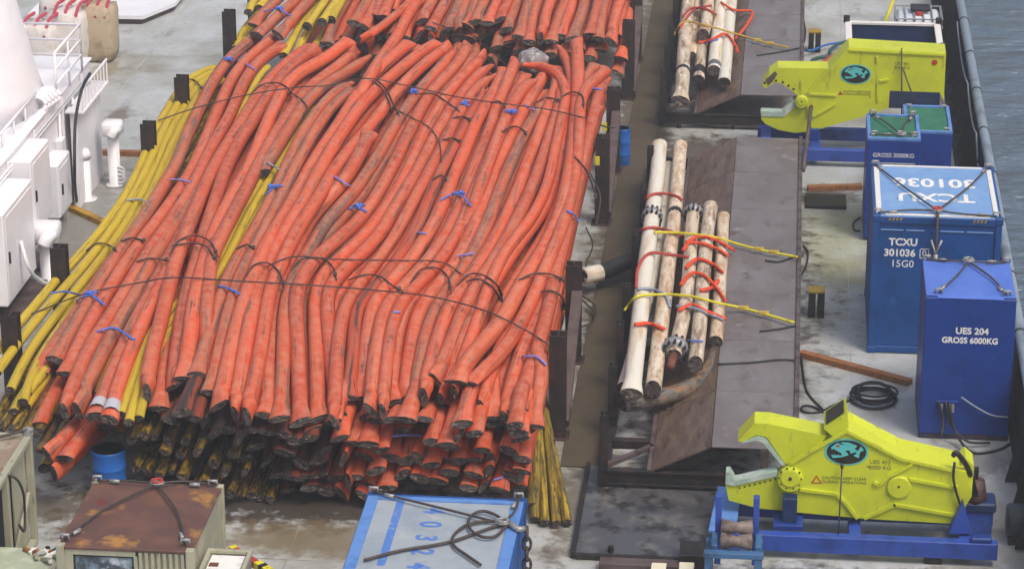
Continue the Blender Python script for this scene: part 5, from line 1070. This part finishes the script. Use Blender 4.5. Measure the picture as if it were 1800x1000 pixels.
for i, (px, m, r, lab) in enumerate((([(1492, 72), (1470, 80), (1458, 92), (1468, 106), (1490, 100)], 'hose_green', .045, 'green hose loop behind the upper jaw of the far shear, upper'), ([(1462, 100), (1440, 102), (1427, 108), (1432, 116), (1455, 114)], 'hose_green', .05, 'green hose loop behind the upper jaw of the far shear, lower'), ([(1486, 74), (1450, 80), (1430, 88), (1418, 90)], 'drum', .03, 'bright blue strap end beside the far platform'), ([(1476, 96), (1460, 104), (1448, 112), (1436, 118)], 'red', .09, 'red hose end sticking out behind the far shear'))):
    mb = MB(); mb.tube([P(x, y, .15) for x, y in spline(px, 18)], r, 8); tag(mb.build('hose', m, None, True), lab, 'hose', 'hoses behind the far shear')
# coil and loose cables on the bare deck
pts = []
for k in range(150):
    t_ = k * .3; pts.append(Vector((1.85 + math.cos(t_) * (.36 + .08 * math.sin(t_ * .37)), 50.35 + math.sin(t_) * (.42 + .12 * math.sin(t_ * .23 + 1)), .03 + .0012 * k)))
mb = MB(); mb.tube(pts, .022, 5); tag(mb.build('cable_coil', 'black', None, True), 'untidy coil of black cable on deck left of the UES 204 box', 'cable')
for i, px in enumerate(([(1500, 702), (1465, 712), (1440, 724), (1410, 722), (1410, 714), (1428, 714), (1450, 724), (1420, 690), (1411, 650), (1408, 620)], [(1412, 432), (1420, 442), (1416, 470), (1410, 482)], [(1512, 382), (1500, 392), (1502, 404), (1512, 406)], [(1412, 80), (1416, 60), (1412, 30)])):
    mb = MB(); mb.tube([P(x, y, .03) for x, y in spline(px, 40)], .02, 6); tag(mb.build('cable', 'black', None, True), 'black cable on bare deck, %s' % ('running from the coil along the platform edge', 'short bend beside the near platform', 'small loop left of the 301036 container', 'beside the far platform')[i], 'cable', 'cables on bare deck')

# ================================================================ BULWARK
e = empty('bulwark', (4.45, 60, 0), 'dark ship bulwark with grey pipe top rail along the starboard side', 'bulwark')
mb = MB(); mb.box(4.42, 4.5, 28, 108, .002, 1.4, .01); mb.build('bulwark_plate', 'bulwark', e)
mb = MB(); mb.tube([(4.46, 28, 1.46), (4.46, 108, 1.46)], .11, 14); mb.build('top_rail', 'rail', e, True)
mb = MB(); mb.box(3.98, 4.42, 56.3, 108, .002, .05, .004); mb.build('waterway', 'bulwark', e); mb = MB(); mb.box(4.26, 4.42, 28, 56.29, .002, .05, .004); mb.build('waterway', 'bulwark', e)
for k in range(34):
    y = 40 + k * 1.35
    if 48 < y < 56.3: continue
    mb = MB(); mb.prism([(4.42, y, .05), (4.05, y, .05), (4.34, y, 1.38), (4.42, y, 1.38)], (0, .03, 0)); mb.build('stay', 'bulwark', e)
for k in range(14):
    y = 44 + k * 3.1; mb = MB(); mb.tube([(4.46, y, 1.46), (4.46, y + .07, 1.46)], .122, 14); mb.build('rail_joint', 'bulwark', e, True)
for i, (a, b, s_) in enumerate(((72, 66.5, .5), (66.5, 62.6, .45), (62.6, 57.5, 1.2))):
    pts = [Vector((4.3, a + (b - a) * k / 12, 1.42 - s_ * 4 * (k / 12) * (1 - k / 12) * .5)) for k in range(13)]
    mb = MB(); mb.tube(pts, .022, 6); tag(mb.build('mooring_line', 'grey_sling', None, True), 'grey rope hanging in a bight from the bulwark rail, %s' % ('farthest', 'middle', 'nearest')[i], 'rope', 'ropes along the bulwark')
e = empty('winch_motor', (4.1, 44.4, 0), 'dark cylindrical motor at the right edge beyond the near shear', 'motor')
mb = MB(); mb.tube([(3.92, 44.5, .38), (3.96, 44.5, .38), (4.42, 44.5, .38)], [.24, .28, .28], 18); mb.build('housing', mat('motor_grey', '#30383d', [('#1e2226', 4, .45, .6, ONE)], rough=.45), e, True)
mb = MB(); mb.box(3.96, 4.38, 44.3, 44.7, 0, .14, .01); mb.build('base', 'frame', e)

# ================================================================ NEAR CONTAINERS AT THE BOTTOM
H3 = 2.4
e = empty('rusty_cabin', (-9.45, 39.0, 0), 'pale green cabin container with rusted roof and window at lower left', 'container', 'cargo containers on deck')
mb = MB(); mb.box(-10.44, -8.42, 37.86, 40.2, H3 - .05, H3, .012); mb.build('roof', 'rust_roof', e)
mb = MB(); mb.box(-10.38, -8.48, 40.1, 40.16, .05, H3 - .052, .004); mb.build('rear_wall', 'khaki', e)
for x in (-10.42, -8.5): mb = MB(); mb.box(x, x + .06, 37.95, 40.098, .05, H3 - .052, .004); mb.build('side_wall', 'khaki', e)
for x in (-10.46, -8.52):
    for y in (37.83, 40.1): mb = MB(); mb.box(x, x + .12, y, y + .12, 0, H3 + .02, .008); mb.build('corner_post', 'khaki', e)
w0, w1 = -10.22, -9.28
v = []; mb = MB()
for k in range(9):
    x = w1 + .05 + k * .09; mb.box(x, x + .05, 37.87, 37.94, .05, H3 - .06, .004)
mb.box(w1 + .03, -8.5, 37.92, 37.95, .05, H3 - .055, .003); mb.build('corrugated_panel', 'khaki', e)
for a in ((-10.36, w1, H3 - .14, H3 - .052), (-10.36, w0, 1.3, H3 - .142), (w1 - .03, w1 + .028, 1.3, H3 - .142), (-10.36, w1, .05, 1.298)): mb = MB(); mb.box(a[0], a[1], 37.88, 37.95, a[2], a[3], .004); mb.build('front_panel', 'khaki', e)
mb = MB(); mb.box(w0 + .002, w1 - .032, 37.92, 37.94, 1.302, H3 - .144, .003); wi = mb.build('window', 'glass', e)
for a in ((w0, w1 - .03, H3 - .17, H3 - .145), (w0, w0 + .025, 1.3, H3 - .172), (w1 - .057, w1 - .032, 1.3, H3 - .172)): mb = MB(); mb.box(a[0], a[1], 37.895, 37.918, a[2], a[3], .003); mb.build('rubber_seal', 'black', wi)
mb = MB(); mb.box(-8.36, -7.72, 37.95, 38.75, 1.3, 1.95, .01); ub = mb.build('side_unit', mat('unit_grey', '#8d8a80', [('#6e6a62', 3, .5, .65, ONE)], rough=.5), e)
mb = MB(); mb.box(-8.3, -7.8, 38.02, 38.68, 1.952, 1.962, .002); mb.build('white_cover', 'white_txt', ub)
for y in (38.06, 38.28): mb = MB(); mb.box(-8.28, -8.14, y, y + .12, 1.964, 1.975, .002); mb.build('red_slot', mat('slot_red', '#6d3a30', rough=.6), ub)
for a in ((-8.38, -7.7, 37.93, 38.0), (-8.38, -7.7, 38.7, 38.77), (-8.38, -8.32, 38.002, 38.698), (-7.76, -7.7, 38.002, 38.698)): mb = MB(); mb.box(*a, 1.97, 2.03, .006); mb.build('unit_frame', 'khaki', ub)
mb = MB(); mb.tube([(-7.74, 38.35, 1.7), (-7.62, 38.35, 1.7)], [.12, .09], 12); mb.build('cable_gland', 'black', ub)
slings([(-10.36, 38.0, H3 + .05), (-8.55, 38.0, H3 + .05), (-10.36, 40.1, H3 + .05), (-8.55, 40.1, H3 + .05)], (-9.4, 40.0, H3 + .08), 'wire lifting slings with a red ring on the rusted cabin roof', 'red')
mb = MB(); pa, pb = P(413, 968, .9), P(452, 992, .9); mb.beam(pa, pb, .11, .11); e = tag(mb.build('striped_bar', 'red'), 'red and yellow striped barrier bar right of the rusted cabin', 'bar')
mb = MB(); mb.beam(pb, pb + (pb - pa) * .6, .13, .13); mb.build('yellow_section', 'strap', e); mb = MB(); mb.beam(pb + (pb - pa) * .2, pb + (pb - pa) * .36, .134, .134); mb.build('black_section', 'black', e)
mb = MB(); mb.beam(pa - (pb - pa) * .14, pa, .13, .13); mb.build('yellow_section', 'strap', e)
mb = MB(); mb.box(pb.x - .05, pb.x + .05, pb.y - .05, pb.y + .05, 0, pb.z - .066, .005); mb.build('support_leg', 'black', e)
# left skip
e = empty('open_frame_container', (-12.9, 41.6, 0), 'pale green framed container with tan top at the far left edge', 'container', 'cargo containers on deck')
mb = MB(); mb.box(-13.6, -12.2, 39.9, 42.7, 1.93, 1.96, .004); mb.build('top_panel', 'tan_roof', e)
for a in ((-12.22, -12.1, 39.8, 42.8), (-13.7, -13.58, 39.8, 42.8)): mb = MB(); mb.box(*a, 1.9, 2.0, .01); mb.build('top_rail', 'khaki', e)
for a in ((-13.578, -12.222, 42.68, 42.8), (-13.578, -12.222, 39.8, 39.92)): mb = MB(); mb.box(*a, 1.9, 2.0, .01); mb.build('top_rail', 'khaki', e)
for y in (42.69, 41.2, 39.8): mb = MB(); mb.box(-12.22, -12.11, y, y + .11, 0, 1.898, .008); mb.build('corner_post', 'khaki', e)
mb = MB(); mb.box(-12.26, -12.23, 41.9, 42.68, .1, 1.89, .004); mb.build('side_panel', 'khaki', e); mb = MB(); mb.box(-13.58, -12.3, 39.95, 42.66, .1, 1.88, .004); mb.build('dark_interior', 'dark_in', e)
mb = MB(); mb.beam((-12.165, 41.3, .15), (-12.165, 42.6, 1.0), .05, .1); mb.build('diagonal_brace', 'khaki', e)
mb = MB(); mb.box(-12.22, -12.1, 39.91, 42.68, .02, .14, .008); mb.build('bottom_rail', 'khaki', e)
mb = MB(); mb.tube([(-12.16, 42.74, 2.0), (-12.16, 42.74, 2.1)], .09, 10); mb.build('lifting_eye', 'steel', e)
mb = MB(); mb.tube([Vector(tuple(q)) for q in spline([(-13.2, 42.2, 2.0), (-12.6, 42.5, 2.04), (-12.16, 42.7, 2.1)], 10)], .025, 6); mb.tube([Vector(tuple(q)) for q in spline([(-12.4, 40.9, 2.05), (-12.05, 41.3, 1.9), (-11.98, 41.6, 1.5), (-12.02, 41.75, 1.0), (-12.0, 41.6, .8), (-12.02, 41.4, 1.0)], 24)], .022, 6)
tag(mb.build('wire_sling', 'wire', None, True), 'wire sling hanging down the side of the pale green frame container', 'sling', 'four-leg lifting slings on containers')
e = empty('junk_box', (-11.9, 40.0, 0), 'pale green open box of scraps at the bottom left corner', 'box')
mb = MB(); mb.box(-12.35, -11.1, 39.3, 40.7, 0, .95, .015); mb.build('box_body', 'khaki', e)
mb = MB(); mb.box(-12.3, -11.15, 39.35, 40.65, .952, .97, .004); mb.build('lid', mat('lid_green', '#a9b49a', [('#c3c8b4', 3, .5, .65, ONE), ('#7d6f5a', 5, .62, .7, ONE)], rough=.5), e)
for k in range(16):
    a = Vector((rnd.uniform(-11.7, -11.2), rnd.uniform(40.2, 40.6), 1.0)); mb = MB(); mb.beam(a, a + Vector((rnd.uniform(-.2, .2), rnd.uniform(-.2, .2), rnd.uniform(0, .1))), .06, .05); mb.build('scrap', rnd.choice(['white_txt', 'wood', 'black', 'bag', 'khaki']), e)
mb = MB(); mb.tube([Vector(tuple(q)) for q in spline([(-11.15, 40.9, .6), (-10.9, 41.0, .9), (-10.7, 40.7, .8), (-10.6, 40.4, .5)], 16)], .06, 8); tag(mb.build('hose', 'black', None, True), 'black hose tangle between the rusted cabin and the pale green frame', 'hose')
# blue container with grey roof
H4 = 2.5
e, rf = container('cargo_container', -6.12, -3.69, 36.6, 39.98, H4, 'blue', 'grey_roof', 'blue container with grey roof and faded sideways number, bottom centre', roof_in=.1)
for a in ((-6.1, -5.93, 36.7, 39.86), (-3.9, -3.72, 36.7, 39.86)): mb = MB(); mb.box(*a, H4 - .018, H4 + .004, .003); mb.build('blue_border', 'lightblue_edge', e)
mb = MB(); mb.box(-5.925, -3.905, 39.74, 39.86, H4 - .018, H4 + .004, .003); mb.build('blue_border', 'lightblue_edge', e)
mb = MB(); mb.box(-5.64, -5.52, 37.5, 39.72, H4 - .0155, H4 - .012, 0); mb.build('blue_stripe', 'blue_txt', rf)
for k, ch in enumerate('40324'): text_part(ch, .46, 'blue_txt', rf, (-5.05, 39.42 - k * .47, H4 - .013), FLAT_CW, thick=.001, squeeze=.9, bold=.012)
slings([(-6.02, 39.88, H4 + .05), (-3.8, 39.88, H4 + .05)], (-3.95, 38.95, H4 + .05), 'wire lifting slings looped on the grey roof of the bottom blue container')
for i, px in enumerate(([(640, 984), (700, 968), (790, 952), (860, 928), (893, 918)], [(893, 918), (850, 916), (815, 925), (795, 945), (798, 958), (820, 975), (845, 992)], [(893, 920), (870, 904), (845, 898), (825, 910), (826, 928), (845, 942), (870, 942), (893, 920)])):
    mb = MB(); mb.tube([P(x, y, H4 + .03 + .01 * i) for x, y in spline(px, 30)], .024, 6); tag(mb.build('wire_sling', 'wire', None, True), ('straight wire leg across the grey container roof', 'curving wire leg on the grey container roof', 'round wire loop on the grey container roof')[i], 'sling', 'four-leg lifting slings on containers')
e = empty('hanging_chain', (-3.6, 38.9, 1.6), 'heavy chain hanging down the right side of the bottom blue container', 'chain')
for k in range(7):
    z = H4 - .05 - k * .17; c = Vector((-3.58, 38.85, z)); mb = MB(); ax = Vector((1, 0, 0)) if k % 2 else Vector((0, 1, 0))
    mb.tube([c + ax * math.cos(t_) * .06 + Vector((0, 0, math.sin(t_) * .11)) for t_ in [i * math.pi / 8 for i in range(17)]], .024, 6); mb.build('link', 'wire', e, True)
mb = MB(); mb.tube([P(893, 918, H4 + .06), P(912, 930, H4 + .05), Vector((-3.6, 38.85, H4 + .02))], .05, 8); mb.build('ferrule', 'steel', e, True)
for i, (x, y) in enumerate(((1158, 993), (1207, 992))):
    c = P(x, y, .35); mb = MB(); mb.box(c.x - .12, c.x + .12, c.y - .25, c.y + .1, .3, .35, .008); mb.box(c.x - .1, c.x + .1, c.y - .2, c.y + .05, 0, .3, .008); tag(mb.build('cream_block', 'paper'), 'cream-topped block at the bottom edge, %s of the pair' % ('left', 'right')[i], 'block', 'cream-topped blocks')

# ================================================================ DRUMS
for i, (x, y) in enumerate(((-11.35, 44.75), (-3.68, 63.9))):
    e = empty('blue_drum', (x, y, 0), ('open blue plastic drum with rubbish inside behind the rusted cabin', 'blue plastic drum on the walkway by the right stanchions')[i], 'drum', 'blue plastic drums')
    r, hh = (.29, .9) if i == 0 else (.17, .9)
    mb = MB(); prof = [(.0, .93), (.03, 1), (.3, 1), (.31, 1.02), (.34, 1.02), (.35, 1), (.62, 1), (.63, 1.02), (.66, 1.02), (.67, 1), (.97, 1), (1, 1.02)]
    mb.tube([(x, y, a * hh) for a, b in prof] + [(x, y, hh), (x, y, hh * .8)], [r * b for a, b in prof] + [r * .93, r * .92], 28, False); mb.build('drum_shell', 'drum', e, True)
    mb = MB(); mb.tube([(x, y, hh * .76), (x, y, hh * .8)], r * .93, 24); mb.build('contents', 'dark_in', e)
    if i == 0:
        for k in range(5): mb = MB(); mb.beam((x + rnd.uniform(-.15, .1), y + rnd.uniform(-.15, .1), hh * .8), (x + rnd.uniform(-.1, .15), y + rnd.uniform(-.1, .15), hh * .88), .07, .05); mb.build('rubbish', rnd.choice(['bag_tan', 'black', 'bag']), e)

# ================================================================ PORT SIDE: WHITE DECKHOUSE
e = empty('deckhouse', (-17, 58, 0), 'white painted deckhouse wall with lockers and vents along the left edge', 'deckhouse')
mb = MB(); mb.box(-24, -15.75, 48, 62.3, .002, 2.65, .03); mb.build('wall', 'white', e)
mb = MB(); mb.box(-24, -15.7, 47.95, 62.35, 2.652, 2.7, .01); mb.build('roof_edge', 'white', e)
for a in ((-15.748, -15.2, 52.6, 54.85, .35, 2.3), (-15.748, -15.3, 55.2, 56.75, .9, 2.55), (-15.748, -15.35, 57.5, 58.6, .5, 1.7)):
    mb = MB(); mb.box(*a, .03); lk = mb.build('locker', 'white', e)
    mb = MB(); mb.box(a[1] - .002, a[1] + .012, a[2] + .12, a[3] - .12, a[4] + .12, a[5] - .12, .006); d = mb.build('locker_door', 'white', lk)
    mb = MB(); mb.box(a[1] + .012, a[1] + .05, a[2] + .2, a[2] + .24, (a[4] + a[5]) / 2 - .12, (a[4] + a[5]) / 2 + .12, .006); mb.build('handle', 'black', lk)
for y in (50.5, 54.98, 57.1, 59.5, 61.3): mb = MB(); mb.box(-15.748, -15.68, y, y + .06, .1, 2.6, .01); mb.build('wall_stiffener', 'white', e)
for y, z in ((60.0, 2.2), (60.5, 1.9), (61.6, 2.3)): mb = MB(); mb.tube([(-15.75, y, z), (-15.6, y, z)], .09, 12); mb.build('porthole_vent', 'steel', e)
for k, (y, z, w_, h_) in enumerate(((51.2, 1.6, .5, .5), (57.0, 1.9, .3, .4), (58.9, 1.5, .35, .3), (60.9, .9, .4, .6), (56.95, 1.2, .25, .3))):
    mb = MB(); mb.box(-15.748, -15.6, y, y + w_, z, z + h_, .015); jb = mb.build('junction_box', 'white', e)
    mb = MB(); mb.tube([(-15.66, y + w_ / 2, .02), (-15.66, y + w_ / 2, z)], .022, 8); mb.build('conduit', 'white', jb, True)
for z in (2.45, 2.36): mb = MB(); mb.tube([(-15.7, 48.2, z), (-15.7, 62.2, z)], .025, 8); mb.build('pipe_run', 'white', e, True)
for y in (49.0, 50.0, 59.2, 60.4, 61.9):
    mb = MB(); mb.tube([(-15.7, y, .02), (-15.7, y, 2.34)], .03, 8); mb.build('vertical_pipe', 'white', e, True)
    mb = MB(); mb.tube([(-15.7, y, .9), (-15.62, y, .9), (-15.58, y, .9)], [.05, .05, .09], 10); mb.build('valve_wheel', 'red' if y == 60.4 else 'steel', e, True)
# tapered white crane pedestal above it
prof = []
mb = MB(); mb.tube([(-19.2, 58.4, 2.7), (-19.2, 58.4, 3.2), (-19.2, 58.4, 9)], [3.35, 3.2, 1.9], 48); tag(mb.build('crane_pedestal', 'white', None, True), 'large smooth white tapered pedestal at the upper left edge', 'pedestal')
# railings
def railing(pts, zs, label, posts=True):
    e = empty('railing', pts[0], label, 'railing', 'white railings')
    for z in zs: mb = MB(); mb.tube([Vector(p) + Vector((0, 0, z)) for p in pts], .03, 8); mb.build('rail', 'white', e, True)
    for a, b in zip(pts, pts[1:]):
        n = max(1, int((Vector(b) - Vector(a)).length / .9))
        for k in range(n + 1): q = Vector(a).lerp(Vector(b), k / n); mb = MB(); mb.tube([q, q + Vector((0, 0, zs[-1]))], .025, 6); mb.build('baluster', 'white', e, True)
railing([(-16.9, 61.2, 2.7), (-15.65, 61.2, 2.7), (-15.65, 58.9, 2.7)], (.38, .72, 1.08), 'white tube railing jutting out at the top of the deckhouse')
railing([(-15.95, 58.3, 2.65), (-15.95, 54.6, 2.65)], (.06, .4), 'low white railing along the nearer deckhouse edge')
e = empty('landing', (-15.4, 60.6, 0), 'small white grated landing below the deckhouse railing', 'landing', )
mb = MB(); mb.box(-15.68, -15.25, 59.6, 62.0, 2.2, 2.26, .01); mb.build('platform', 'white', e)
for k in range(9): mb = MB(); y = 59.65 + k * .29; mb.tube([(-15.28, y, 2.26), (-15.28, y, 2.75)], .02, 6); mb.build('baluster', 'white', e)
mb = MB(); mb.tube([(-15.28, 59.6, 2.76), (-15.28, 62, 2.76)], .028, 8); mb.build('rail', 'white', e)
mb = MB(); mb.box(-15.6, -15.45, 59.7, 61.9, 0, 2.198, .01); mb.build('support', 'white', e)
# hose bundle on the deckhouse edge
e = empty('rope_coil', (-15.9, 57.4, 2.7), 'white coiled rope lying on the deckhouse edge', 'rope')
for k in range(5):
    c = Vector((-15.95 + .03 * k, 58.2 + k * .17, 2.82)); mb = MB(); mb.tube([c + Vector((math.cos(t_) * .24, math.sin(t_) * .06, math.sin(t_) * .16)) for t_ in [i * math.pi / 8 for i in range(17)]], .055, 8); mb.build('coil_turn', 'white', e, True)
# fan unit, vent box, standpipe, flexible pipe, cable
def vent(x, y, z, s, label):
    e = empty('vent_unit', (x, y, 0), label, 'vent', 'white vents beside the deckhouse')
    mb = MB(); mb.box(x - s, x + s, y - s, y + s, z, z + s * 1.5, .05); mb.build('motor_box', 'white', e, True)
    mb = MB(); mb.tube([Vector(tuple(q)) for q in spline([(x + s * .7, y - s * .9, z + s * .9), (x + s * .5, y - s * 1.5, z + s * .9), (x + s * .2, y - s * 1.7, z + s * .3)], 10)], s * .5, 14); mb.build('elbow', 'white', e, True)
    mb = MB(); mb.tube([(x, y, 0), (x, y, .05), (x, y, .06), (x, y, z)], [s * .95, s * .95, s * .62, s * .62], 18); mb.build('stand', 'white', e, True)
    for k in range(3): mb = MB(); mb.tube([Vector((x + s * .6 + math.cos(t_) * .12, y - s * .4, .2 + k * .09 + math.sin(t_) * .1)) for t_ in [i * math.pi / 8 for i in range(17)]], .02, 6); mb.build('hose_coil', 'white', e, True)
vent(-15.05, 55.2, .82, .27, 'white box fan with round elbow on a stand, nearer of the two')
vent(-15.05, 61.3, 1.2, .22, 'white vent box on a stand near the deckhouse railing')
e = empty('standpipe', (-15.4, 60.2, 0), 'white round standpipe with cap on deck beside the deckhouse', 'vent pipe', 'white vents beside the deckhouse')
mb = MB(); mb.tube([(-15.46, 60.25, 0), (-15.46, 60.25, .04), (-15.46, 60.25, .05), (-15.46, 60.25, 1.0)], [.24, .24, .12, .12], 18); mb.build('pipe', 'white', e, True)
mb = MB(); mb.tube([(-15.46, 60.25, .98), (-15.46, 60.25, 1.1), (-15.46, 60.25, 1.2)], [.145, .145, .08], 18); mb.build('cap', 'white', e, True)
for i, x in enumerate((-15.62, -15.68)):
    mb = MB(); mb.tube([(x - .02, 58.9 + .25 * i, 0), (x - .02, 58.9 + .25 * i, 1.1)], .06, 12); tag(mb.build('riser_pipe', 'white', None, True), 'thin white riser pipe against the deckhouse, %s' % ('nearer', 'farther')[i], 'pipe', 'white riser pipes')
mb = MB(); mb.tube([Vector(tuple(q)) for q in spline([tuple(PX(158, 130, -15.2)), tuple(PX(143, 160, -15.15)), tuple(PX(133, 210, -15.2)), tuple(PX(131, 300, -15.15)), tuple(P(135, 358, .03))], 30)], .035, 8); tag(mb.build('cable', 'black', None, True), 'black cable hanging from the landing down to the deck', 'cable')
mb = MB(); mb.tube([Vector(tuple(q)) for q in spline([(-15.15, 53.6, 1.4), (-15.0, 53.5, .9), (-14.9, 54.0, .4), (-14.7, 54.6, .08)], 20)], .04, 8); tag(mb.build('flexible_pipe', 'white', None, True), 'white flexible pipe from the nearest locker down to deck', 'hose')
e = empty('deck_valve', (-14.65, 54.7, 0), 'small dark deck valve at the end of the white flexible pipe', 'valve'); mb = MB(); mb.tube([(-14.65, 54.7, 0), (-14.65, 54.7, .2)], .09, 10); mb.build('valve_body', 'post', e, True); mb = MB(); mb.tube([(-14.85, 54.7, .14), (-14.45, 54.75, .14)], .05, 8); mb.build('spindle', 'post', e, True)
for i, (y0, y1) in enumerate(((52.6, 54.9), (55.6, 56.6))): mb = MB(); mb.box(-15.7, -15.0, y0, y1, 0, .1 - .02 * i, .01); tag(mb.build('deck_plinth', 'brace'), 'grey plinth on deck under the %s white locker' % ('nearest', 'second'), 'plinth') if False else tag(mb.build('deck_plinth', 'brace'), 'grey plinth on deck under the %s white locker' % ('nearest', 'second')[i], 'plinth', 'plinths under lockers')
# bulk bags and the white hatch cover
def bag(c, s, m, label):
    bm = bmesh.new(); bmesh.ops.create_cube(bm, size=2); bmesh.ops.subdivide_edges(bm, edges=bm.edges[:], cuts=5, use_grid_fill=True)
    for v in bm.verts:
        n = v.co.normalized(); v.co = v.co.lerp(n * 1.25, .45); v.co += Vector((rnd.uniform(-.05, .05), rnd.uniform(-.05, .05), rnd.uniform(-.05, .05)))
        v.co = Vector((v.co.x * s[0], v.co.y * s[1], (v.co.z + 1) * s[2])) + Vector(c)
        if v.co.z < .01: v.co.z = .005
    bm.verts.index_update(); o = mesh_obj('bulk_bag', [v.co for v in bm.verts], [[v.index for v in f.verts] for f in bm.faces], m, smooth=True, origin=c); bm.free(); tag(o, label, 'bag', 'bulk bags')
    for k in range(3):
        x = c[0] + (k - 1) * s[0] * .6; mb = MB(); mb.tube([Vector(tuple(q)) for q in spline([(x, c[1] - s[1] * .95, c[2] + s[2] * 1.6), (x + .1, c[1] - s[1] * .4, c[2] + s[2] * 2.25), (x + .25, c[1], c[2] + s[2] * 2.4), (x + .1, c[1] + s[1] * .5, c[2] + s[2] * 2.2)], 12)], .045, 6); mb.build('lifting_strap', 'bag_red', o, True)
bag((-19.1, 70.3, 0), (.5, .5, .62), 'bag', 'white bulk bag with red straps, left of the heap at top left')
bag((-18.45, 70.9, 0), (.48, .5, .72), 'bag', 'white bulk bag with red straps, in the middle of the heap at top left')
bag((-17.75, 71.5, 0), (.42, .5, .75), 'bag_tan', 'tan bulk bag at the right of the heap at top left')
bag((-18.9, 72.2, 0), (.55, .5, .75), 'bag', 'white bulk bag at the back of the heap at top left')
e = empty('hatch_cover', (-18.2, 75.9, 0), 'low white steel hatch cover with angled corner at the top left', 'hatch')
mb = MB(); mb.prism([(-20.5, 74.6, .16), (-17.35, 74.75, .16), (-16.75, 76.2, .16), (-16.75, 79, .16), (-20.5, 79, .16)], (0, 0, .1)); mb.build('cover_plate', 'white', e)
mb = MB(); mb.prism([(-20.4, 74.7, 0), (-17.4, 74.85, 0), (-16.85, 76.25, 0), (-16.85, 78.9, 0), (-20.4, 78.9, 0)], (0, 0, .158)); mb.build('coaming', 'brace', e)

# ================================================================ HAZE (damp sea air)
hz = MB(); hz.box(-420, 520, -320, 720, -7.6, 22.5, 0)
hm = bpy.data.materials.new('haze_air'); hm.use_nodes = True
for n_ in list(hm.node_tree.nodes):
    if n_.type == 'BSDF_PRINCIPLED': hm.node_tree.nodes.remove(n_)
pv = hm.node_tree.nodes.new('ShaderNodeVolumePrincipled'); pv.inputs['Color'].default_value = (.93, .96, 1, 1); pv.inputs['Density'].default_value = 0.0016; pv.inputs['Anisotropy'].default_value = 0.2
hm.node_tree.links.new(pv.outputs[0], hm.node_tree.nodes['Material Output'].inputs['Volume'])
tag(hz.build('haze', hm), kind='stuff')
